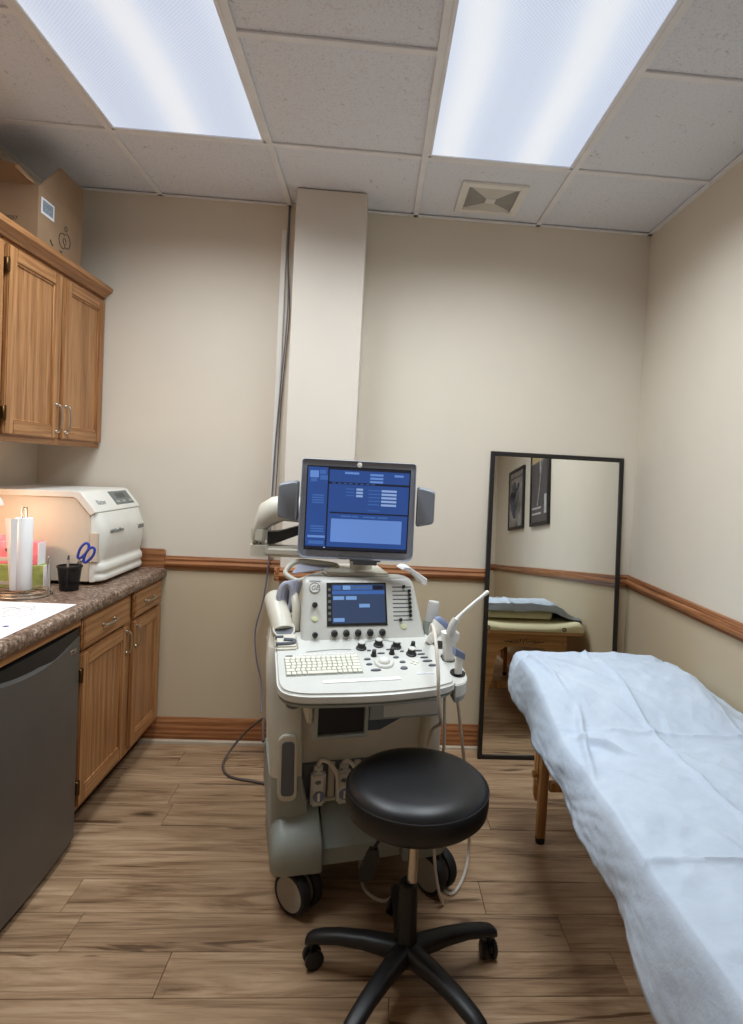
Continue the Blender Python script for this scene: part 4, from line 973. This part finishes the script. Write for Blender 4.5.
# endocavity probe
ep = thing('endocavity_probe', 'long white wand probe leaning out of its holder', 'probe', tuple(mw((.290, .19, .80))), TH, world=False)
def rr_(pts, z): return [(x, y, z) for x, y in rounded(pts, .008, 3)]
B().loft([rr_([(-.018, -.014), (.016, -.014), (.016, .014), (-.018, .014)], .0), rr_([(-.020, -.016), (.018, -.016), (.018, .016), (-.020, .016)], .06), rr_([(-.026, -.018), (.026, -.018), (.026, .018), (-.026, .018)], .075), rr_([(-.027, -.019), (.028, -.019), (.028, .019), (-.027, .019)], .095), rr_([(-.022, -.014), (.022, -.014), (.022, .014), (-.022, .014)], .099)]).o('holder_cup', m_white, ep, smooth=50)
B().tube([(-.004, -.01, .09), (-.002, -.015, .105), (.003, -.018, .125), (.012, -.02, .142)], lambda t: .016-.004*t, 14, 5).o('grip', m_consl, ep)
B().tube([(.010, -.02, .138), (.030, -.02, .160), (.070, -.02, .194), (.112, -.02, .227)], lambda t: .0085-.003*min(1, t*3) if t < .9 else .0055+.0015*math.sin((t-.9)*10*PI/2), 12, 6).sphere(tuple(Vector((.112, -.02, .227))), .0072, 12, 8).o('wand', m_white, ep)
B().tube([(-.004, .0, .002), (-.005, .005, -.06), (-.004, .0, -.16), (-.003, -.01, -.26), (-.012, -.02, -.36), (-.03, -.03, -.50), (-.02, -.03, -.64), (.0, -.03, -.74), (.02, -.02, -.79)], .005, 8, 6).o('cable', m_cord_w, ep)
# linear probe
lpb = thing('linear_probe', 'white linear probe with blue grey tip in the front holder', 'probe', tuple(mw((.292, .105, .79))), TH, world=False)
B().loft([rr_([(-.011, -.010), (.011, -.010), (.011, .010), (-.011, .010)], .0), rr_([(-.012, -.010), (.012, -.010), (.012, .010), (-.012, .010)], .04), rr_([(-.016, -.012), (.013, -.012), (.013, .012), (-.016, .012)], .056)]).o('handle', m_white, lpb, smooth=50)
B().loft([[(-.018, -.014, .082), (-.018, .014, .082), (-.018, .014, .060), (-.018, -.014, .060)], [(.014, -.014, .064), (.014, .014, .064), (.014, .014, .044), (.014, -.014, .044)]]).o('head', m_bluegrey, lpb, smooth=0)
LPI = (Matrix.Translation(mw((.292, .105, .79))) @ Matrix.Rotation(TH, 4, 'Z')).inverted()
B().tube([(.204, -.83, .12), (.210, -.90, .06), (.212, -.96, .012), (.231, -1.06, .0062), (.296, -1.111, .0062), (.36, -1.04, .0062), (.406, -.983, .0062), (.450, -.956, .0062), (.484, -1.033, .0062), (.520, -1.075, .0062), (.567, -1.0, .0062), (.600, -.90, .02), (.598, -.90, .12), (.575, -.96, .28), (.535, -1.04, .48), (.497, -1.135, .66), (.481, -1.176, .74), (.4805, -1.19, .79)], .0056, 8, 6).o('cable', m_cord_w, lpb, xf=LPI)
# coiled strap on the left, wipes on the right
cs = thing('coiled_cable', 'pale blue coiled cable bundle hung beside the control panel', 'cable', tuple(mw((-.205, .43, .93))), TH, world=False)
for k in range(5):
    d_ = k*.009
    B().tube([(-.020+d_*1.2, d_, -.015), (-.030+d_*1.2, d_, .03), (-.022+d_*1.2, d_, .065), (-.005+d_*1.2, d_, .078), (.010+d_*.8, d_, .06), (.012+d_*.5, d_, .02), (.004+d_*.5, d_, -.02)], .0085, 8, 5).o('coil_turn', m_coil, cs)
B().tube([(.006, -.012, -.028), (.012, -.014, -.034), (.020, -.012, -.030)], .006, 8, 4).o('clip', m_dgrey, cs)
wp = thing('paper_wipe', 'white folded paper hanging over the rear corner of the machine', 'paper', tuple(mw((.23, .47, 1.02))), TH, world=False)
B().prism([(-.046, .036), (-.030, .045), (-.012, .043), (.052, .002), (.050, -.020), (.034, -.018), (.026, -.004), (-.010, .026), (-.034, .034)], 1, -.045, .035, .002, 1).o('fold', m_towel, wp, smooth=0)

# ------------------------------------------------------------------ stool
sx, sy = .344, -1.430
st = thing('rolling_stool', 'round black rolling stool with a five star base', 'stool', (sx, sy, 0), world=False)
zt = .570
M_ = Matrix.Translation((.012, .045, 0))
B().lathe([(0, zt-.105), (.150, zt-.105), (.182, zt-.098), (.195, zt-.085), (.1985, zt-.06), (.197, zt-.036), (.190, zt-.020), (.176, zt-.008), (.15, zt-.002), (.08, zt+.002), (0, zt+.003)], M_, 64).o('seat', m_vinyl, st, smooth=60)
B().tube([(.012+.1965*math.cos(2*PI*k/48), .045+.1965*math.sin(2*PI*k/48), zt-.030) for k in range(48)], .0022, 6, 1, True, smooth=False).o('seam', m_vinyl, st)
B().lathe([(0, zt-.125), (.08, zt-.125), (.09, zt-.115), (.09, zt-.105), (0, zt-.105)], M_, 32).o('seat_plate', m_black, st)
B().cyl((.008, .030, .24), (.011, .042, zt-.12), .014, n=20).o('gas_piston', m_chrome, st)
B().loft([[(.0+r*math.cos(2*PI*k/20), .0+dy+r*math.sin(2*PI*k/20), z) for k in range(20)] for r, z, dy in ((.034, .075, 0), (.030, .12, .004), (.027, .16, .012), (.026, .27, .032), (.020, .275, .033))]).o('column', m_black, st)
lv = B().tube([(-.02, .07, zt-.118), (-.06, .072, zt-.145), (-.083, .072, zt-.200), (-.100, .072, zt-.232)], .005, 8, 5).o('lever', m_black, st)
B().loft([[(-.115+dx, .063, zz), (-.115+dx+w, .063, zz), (-.115+dx+w, .081, zz), (-.115+dx, .081, zz)] for zz, dx, w in ((zt-.230, .004, .022), (zt-.248, -.006, .038), (zt-.300, -.024, .044), (zt-.322, -.020, .028))]).o('lever_paddle', m_black, lv, smooth=0)
for k in range(5):
    an = math.radians(93+72*k); R_ = .268
    A = Matrix.Rotation(an, 4, 'Z')
    rg = []
    for (d_, w, zlo, zhi) in ((.0, .034, .070, .132), (.05, .030, .082, .130), (.12, .026, .088, .128), (.19, .024, .086, .120), (.245, .023, .076, .108), (.272, .021, .068, .098), (.285, .016, .064, .088)):
        q = [(w*math.cos(2*PI*j/14), math.sin(2*PI*j/14)) for j in range(14)]
        rg.append([A @ Vector((d_, x, (zlo+zhi)/2+(zhi-zlo)/2*max(-1, min(1, s_*1.15)))) for x, s_ in q])
    lg_ = B().loft(rg).o('leg', m_black, st, smooth=60)
    cA = A @ Matrix.Translation((R_, 0, 0)) @ Matrix.Rotation(.9+1.3*k, 4, 'Z')
    cs_ = B().cyl(tuple(cA @ Vector((0, 0, .045))), tuple(cA @ Vector((0, 0, .072))), .007, n=10).box((-.006, -.022, .028), (.006, .024, .052), .004, 2, M=cA).o('caster', m_black, lg_)
    for s_ in (-1, 1):
        off = cA @ Matrix.Translation((s_*.014, .004, .0268)) @ Matrix.Rotation(PI/2, 4, 'Y')
        cs_.data.transform(Matrix.Identity(4))
        B().lathe([(0, -.009), (.020, -.009), (.0265, -.005), (.0265, .005), (.020, .009), (0, .009)], off, 24).o('caster_wheel', m_black, st)

# ------------------------------------------------------------------ massage table
TX0, TX1, TY0, TY1 = .785, 1.485, -.640, -2.47; TZ = .632
mt = thing('massage_table', 'wooden massage table with cream padded top under a sheet', 'massage table', ((TX0+TX1)/2, (TY0+TY1)/2, 0))
rg = []
for k in range(41):
    t = k/40; x = TX0+(TX1-TX0)*t; e = min(x-TX0, TX1-x)
    rnd_ = .020*(1-min(1, e/.03))**2
    rg.append((x, rnd_))
def ctop(x, y):
    e = min(x-TX0, TX1-x); f = min(TY0-y, y-TY1)
    z = TZ-.022*(1-min(1, e/.03))**2-.022*(1-min(1, max(f, 0)/.03))**2
    u = (x-(TX0+TX1)/2)/.27
    if TY0-y < .20: z -= .032*math.exp(-u**4)*max(0, 1-(TY0-y)/.20)
    return z
ny = 60; nx = 40
cb = bmesh.new(); vt_ = [[cb.verts.new((TX0+(TX1-TX0)*i/nx, TY0+(TY1-TY0)*(j/ny)**1.5, 0)) for i in range(nx+1)] for j in range(ny+1)]
for r in vt_:
    for v in r: v.co.z = ctop(v.co.x, v.co.y)
vb_ = [[cb.verts.new((v.co.x, v.co.y, .566)) for v in r] for r in vt_]
for j in range(ny):
    for i in range(nx):
        cb.faces.new((vt_[j][i], vt_[j][i+1], vt_[j+1][i+1], vt_[j+1][i])); cb.faces.new((vb_[j][i], vb_[j+1][i], vb_[j+1][i+1], vb_[j][i+1]))
for j in range(ny):
    cb.faces.new((vt_[j][0], vt_[j+1][0], vb_[j+1][0], vb_[j][0])); cb.faces.new((vt_[j][nx], vb_[j][nx], vb_[j+1][nx], vt_[j+1][nx]))
for i in range(nx):
    cb.faces.new((vt_[0][i], vb_[0][i], vb_[0][i+1], vt_[0][i+1])); cb.faces.new((vt_[ny][i], vt_[ny][i+1], vb_[ny][i+1], vb_[ny][i]))
bmesh.ops.recalc_face_normals(cb, faces=cb.faces)
bb = B(); bb.bm.free(); bb.bm = cb; bb.o('cushion', m_cream, mt, smooth=60)
B().box((TX0+.006, TY1+.005, .548), (TX1-.006, TY0-.004, .5655), .002, 1).o('deck_board', m_ply, mt)
for x in (.905, 1.365): B().lathe([(.008, -.002), (.012, -.002), (.012, .002), (.008, .002)], frame_M((x, TY0+.001, .583), (1, 0, 0), (0, 0, 1)), 18, True).o('face_rest_grommet', m_brass, mt)
def end_frame(ye, s_):
    # s_: +1 far end, -1 near end; panel with arch, two legs with foot extensions, brace
    pa = [(.880, .546), (1.400, .546), (1.400, .16), (1.392, .13), (1.362, .13), (1.355, .20), (1.330, .26), (1.318, .36), (1.300, .43), (1.26, .462), (1.14, .470), (1.02, .462), (.98, .43), (.962, .36), (.950, .26), (.925, .20), (.918, .13), (.888, .13), (.880, .16)]
    B().prism(pa, 1, ye-.009, ye+.009).o('end_panel', m_ply, mt, smooth=0)
    for x in (.899, 1.381):
        yi = ye-s_*.029
        lg = B().box((x-.019, yi-.019, .22), (x+.019, yi+.019, .546), .003, 1).o('leg', m_legwood, mt)
        B().box((x-.0165, yi-s_*.038-.016, .020), (x+.0165, yi-s_*.038+.016, .40), .003, 1).o('leg_extension', m_legwood, lg)
        B().cyl((x, yi-s_*.038, .0005), (x, yi-s_*.038, .024), .0175, .019, n=16).o('rubber_foot', m_rubber, lg)
        for zk in (.26, ):
            sx_ = -1 if x < 1.1 else 1
            B().cyl((x+sx_*.018, yi-s_*.02, zk), (x+sx_*.040, yi-s_*.02, zk), .012, .014, n=12, r=.002).o('knob', m_legwood, lg)
        for zk in (.49, .40, .31, .24): B().sphere((x-.006, ye+s_*.0095, zk), .004, 8, 6, (1, .5, 1)).o('screw', m_brass, lg)
    B().box((.92, ye-s_*.075-.010, .205), (1.36, ye-s_*.075+.010, .245), .003, 1).o('brace', m_legwood, mt)
end_frame(-.712, 1); end_frame(-2.35, -1)
# script on the far panel (illegible flourish)
pts = []
for k in range(61):
    t = k/60; amp = .016*math.exp(-((t-.5)/.62)**8) if .08 < t < .92 else .001
    pts.append((1.035+.20*t+.004*math.sin(2*PI*11*t), -.7025, .500+amp*math.sin(2*PI*7.5*t)*(.55+.45*math.cos(2*PI*2*t))))
B().tube(pts, .0026, 5, 1, smooth=False, flat=.5).tube([(1.015, -.7025, .497), (1.06, -.7025, .494), (1.10, -.7025, .490)], .0018, 5, 4).tube([(1.19, -.7025, .490), (1.23, -.7025, .494), (1.265, -.7025, .497)], .0018, 5, 4).o('burnt_script', m_brownink, mt)
pl = thing('contour_pillow', 'cream pillow on the massage table end, under the sheet', 'pillow', (1.12, -.86, TZ))
def pil2(x0, x1, y0, y1, z0, h):
    rg = []
    n = 18
    for k in range(n+1):
        a = PI*k/n; s_ = math.sin(a)**.6; yy = (y0+y1)/2+(y1-y0)/2*math.cos(a)
        rg.append([((x0+x1)/2+(x1-x0)/2*math.copysign(abs(math.cos(2*PI*j/24))**.35, math.cos(2*PI*j/24))*(.85+.15*s_), yy, z0+max(0, .5+.5*math.sin(2*PI*j/24))*h*s_+.0005) for j in range(24)])
    return B().loft(rg)
pil2(.855, 1.335, -.725, -1.02, TZ+.0015, .080).o('pad', m_cream, pl, smooth=60)
# sheet
def sm(a, b, x): t = max(0, min(1, (x-a)/(b-a))); return t*t*(3-2*t)
def hump(x, y):
    h = .098*sm(-.700, -.84, y)*(1-sm(-.95, -1.34, y)) + .085*(1-sm(-.690, -.80, y))
    h *= 1-.93*sm(1.32, 1.46, x)
    h *= 1-.10*(1-sm(.74, .84, x))
    return h
def lerp_tab(tab, y):
    for (a, va), (b, vb) in zip(tab, tab[1:]):
        if y <= a and y >= b: t = (a-y)/(a-b); return va+(vb-va)*t
    return tab[0][1] if y > tab[0][0] else tab[-1][1]
hem_tab = [(-.69, .628), (-.80, .592), (-1.0, .565), (-1.26, .540), (-1.58, .512), (-1.83, .492), (-2.0, .450), (-2.47, .38)]
flare_tab = [(-.69, .758), (-.80, .750), (-1.0, .748), (-1.26, .752), (-1.58, .756), (-1.83, .752), (-2.0, .748), (-2.47, .74)]
xl_tab = [(-.69, .778), (-.86, .762), (-1.0, .768), (-1.26, .779), (-1.6, .781), (-2.47, .781)]
NY, ND, NX = 320, 16, 150
def nz(x, y, s): return noise.noise(Vector((x*s, y*s, 3.1)))
def crease(d, w): return math.exp(-abs(d)/w)
sbm = bmesh.new(); grid = []
for j in range(NY+1):
    y = -.700-(2.475-.700)*j/NY; row_ = []
    xl = lerp_tab(xl_tab, y); hz = lerp_tab(hem_tab, y); hx = lerp_tab(flare_tab, y)
    hz += .010*nz(0, y, 7)+.006*nz(1, y, 19)
    xr = 1.488; hzr = .595+.02*nz(4, y, 5)
    zl = TZ+.006+hump(xl+.03, y); zr = TZ+.006+hump(xr-.02, y)
    yq = y+.012*sm(.0, 1, 0)
    for i in range(ND):
        t = i/ND   # 0 = hem, 1 = edge
        s_ = 1-t
        ripple = (.010*math.sin(y*17+1.5*nz(0, y, 3))+.008*nz(2, y, 11))*s_*(.4+.6*s_)
        fan = .004*s_*math.exp(-((y+.80)/.10)**2)
        bulge = .003*math.sin(PI*t)+.010*abs(nz(t*.4+y*1.6, y*.5, 6))*s_*(1-s_)*3-.006*abs(nz(t*.9, y, 15))*s_
        row_.append((xl+(hx-xl)*s_**.8+ripple-bulge-fan, y+.02*s_*nz(5, y, 4), hz+(zl-.012-hz)*t))
    for i in range(NX+1):
        t = i/NX; x = xl+.004+(xr-.008-xl)*t
        z = TZ+.006+hump(x, y)
        e = (x-xl); z -= .010*math.exp(-e/.005); e2 = xr-x; z -= .012*math.exp(-e2/.010)
        w = .0050*nz(x, y, 4.5)+.010*abs(nz(x+7+.3*y, y, 5.5))-.006*abs(nz(x+2, y-.4*x, 12))+.0026*abs(nz(x, y+3, 26))
        ridge = 1-abs(nz(x*1.3+.4*y, y*.8-.3*x, 5.2)); w += .0035*max(0, ridge-.80)/.2
        xcr = 1.075-.03*(y+1.3)
        w += .0110*crease(x-xcr, .007)+.0105*crease(y+1.27+.04*(x-1.05), .007)*(.4+.6*sm(.85, 1.0, x))+.0105*crease(y+1.86+.02*(x-1.0), .007)
        w += .0055*crease(x-1.36-.02*(y+1.3), .007)
        # tented fold where the hump meets the flat part, near the left edge
        d1 = abs((x-.90)*.55+(y+1.36)*.83); w += .030*math.exp(-(d1/.012)**2)*math.exp(-((x-.885)/.055)**2)
        d2 = abs((x-.845)-(y+1.30)*.22); w += .016*math.exp(-(d2/.010)**2)*sm(-1.12, -1.25, y)*(1-sm(-1.35, -1.65, y))
        d3 = abs((x-.80)-(y+.80)*-.18); w += .013*math.exp(-(d3/.009)**2)*sm(-.70, -.78, y)*(1-sm(-.95, -1.15, y))
        row_.append((x, y, z+max(w, -.003)))
    for i in range(1, ND+1):
        t = i/ND; row_.append((xr+.004+.010*math.sin(y*13+2)*t+.006*t, y, zr-.012-(zr-.012-hzr)*t))
    if j == 0:   # hem hanging over the far side
        for q_ in range(5):
            dp = .045*(5-q_)/5
            grid.append([sbm.verts.new((p[0], p[1]+.006*(5-q_)/5+.004*nz(p[0], q_, 9), p[2]-dp*max(0, min(1, (p[2]-hz)/.08))*(1+.35*nz(p[0], 2, 6)))) for p in row_])
    grid.append([sbm.verts.new(p) for p in row_])
for a, b in zip(grid, grid[1:]):
    for k in range(len(a)-1): sbm.faces.new((a[k], b[k], b[k+1], a[k+1]))
bmesh.ops.recalc_face_normals(sbm, faces=sbm.faces)
bb = B(); bb.bm.free(); bb.bm = sbm
sho = bb.o('table_sheet', m_sheet, smooth=70); tag(sho, 'creased pale blue disposable sheet draped over the massage table', 'sheet')
md = sho.modifiers.new('thickness', 'SOLIDIFY'); md.thickness = .0012; md.offset = 1

# ------------------------------------------------------------------ leaning mirror
TL = math.radians(4.0)
mi = thing('floor_mirror', 'tall black framed mirror leaning on the wall in the corner', 'mirror', (1.110, -.118, 0), world=False)
MR = Matrix.Rotation(-TL, 4, 'X') @ Matrix.Translation((0, 0, .001)) @ Matrix.Rotation(math.radians(0), 4, 'Z')
W2, HM, fw, ft = .343, 1.528, .022, .022
for nm, lo, hi in (('l', (-W2, 0, 0), (-W2+fw, ft, HM)), ('r', (W2-fw, 0, 0), (W2, ft, HM)), ('b', (-W2+fw, 0.0004, 0), (W2-fw, ft-.0004, fw)), ('t', (-W2+fw, .0004, HM-fw), (W2-fw, ft-.0004, HM))):
    B().box(lo, hi, .002, 1, M=MR).o('frame_side', m_frameblk, mi)
B().box((-W2+fw, .006, fw), (W2-fw, .010, HM-fw), M=MR).o('glass', m_mirror, mi, smooth=0)
B().box((-W2+fw, .0105, fw), (W2-fw, .018, HM-fw), M=MR).o('backing', m_dark, mi, smooth=0)

# ------------------------------------------------------------------ framed posters on the right wall (seen in the mirror)
def poster(y0, y1, z0, z1, label, kind):
    t = thing('framed_poster', label, 'picture', (XR-.01, (y0+y1)/2, z0), group='framed posters on the right wall')
    fw = .028; x0, x1 = XR-.024, XR-.001
    for lo, hi in (((x0, y0, z0), (x1, y0+fw, z1)), ((x0, y1-fw, z0), (x1, y1, z1)), ((x0+.0004, y0+fw, z0), (x1, y1-fw, z0+fw)), ((x0+.0004, y0+fw, z1-fw), (x1, y1-fw, z1))): B().box(lo, hi, .003, 1).o('frame_side', m_frameblk, t)
    pr = B().box((x0+.008, y0+fw, z0+fw), (x1-.002, y1-fw, z1-fw)).o('print', m_print1 if kind == 1 else m_print2, t, smooth=0)
    xp = x0+.0076; ym = (y0+y1)/2
    if kind == 2:
        B().box((xp, y0+fw, z1-fw-.135), (xp+.001, y1-fw, z1-fw)).o('cream_header', m_printcr, pr, smooth=0)
        B().tube([(xp, ym-.04, z0+.16), (xp, ym+.01, z0+.30), (xp, ym+.05, z0+.44), (xp, ym+.10, z0+.56)], .006, 6, 5, flat=.3).o('figure_line', m_printlt, pr)
        B().tube([(xp, ym+.03, z0+.42), (xp, ym+.02, z0+.50), (xp, ym+.03, z0+.57)], .006, 6, 5, flat=.3).o('figure_line', m_printlt, pr)
        for k in range(2): B().box((xp, y0+.06, z0+.09+k*.045), (xp+.001, y0+.32, z0+.105+k*.045)).o('text_line', m_printlt, pr, smooth=0)
        B().box((xp, y1-.12, z0+.09), (xp+.001, y1-.06, z0+.24)).o('text_block', m_printlt, pr, smooth=0)
    else:
        B().box((xp, y0+.06, z1-.09), (xp+.001, y1-.06, z1-.07)).o('text_line', m_print2, pr, smooth=0)
        B().tube([(xp, ym-.02, z0+.44), (xp, ym, z0+.38), (xp, ym+.02, z0+.34), (xp, ym-.03, z0+.28), (xp, ym-.02, z0+.18), (xp, ym+.0, z0+.10)], lambda t: .02+.03*math.sin(t*PI), 8, 5, flat=.05).o('figure_shape', m_print2, pr)
        for s_ in (-1, 1): B().tube([(xp, ym, z0+.38), (xp, ym+.07*s_, z0+.36), (xp, ym+.12*s_, z0+.42)], .012, 6, 5, flat=.1).o('figure_shape', m_print2, pr)
poster(-2.845, -2.275, 1.265, 1.830, 'grey framed poster with a dark figure, hung farther from the mirror', 1)
poster(-2.030, -1.500, 1.265, 1.945, 'charcoal framed poster with pale lines, hung nearer the mirror', 2)
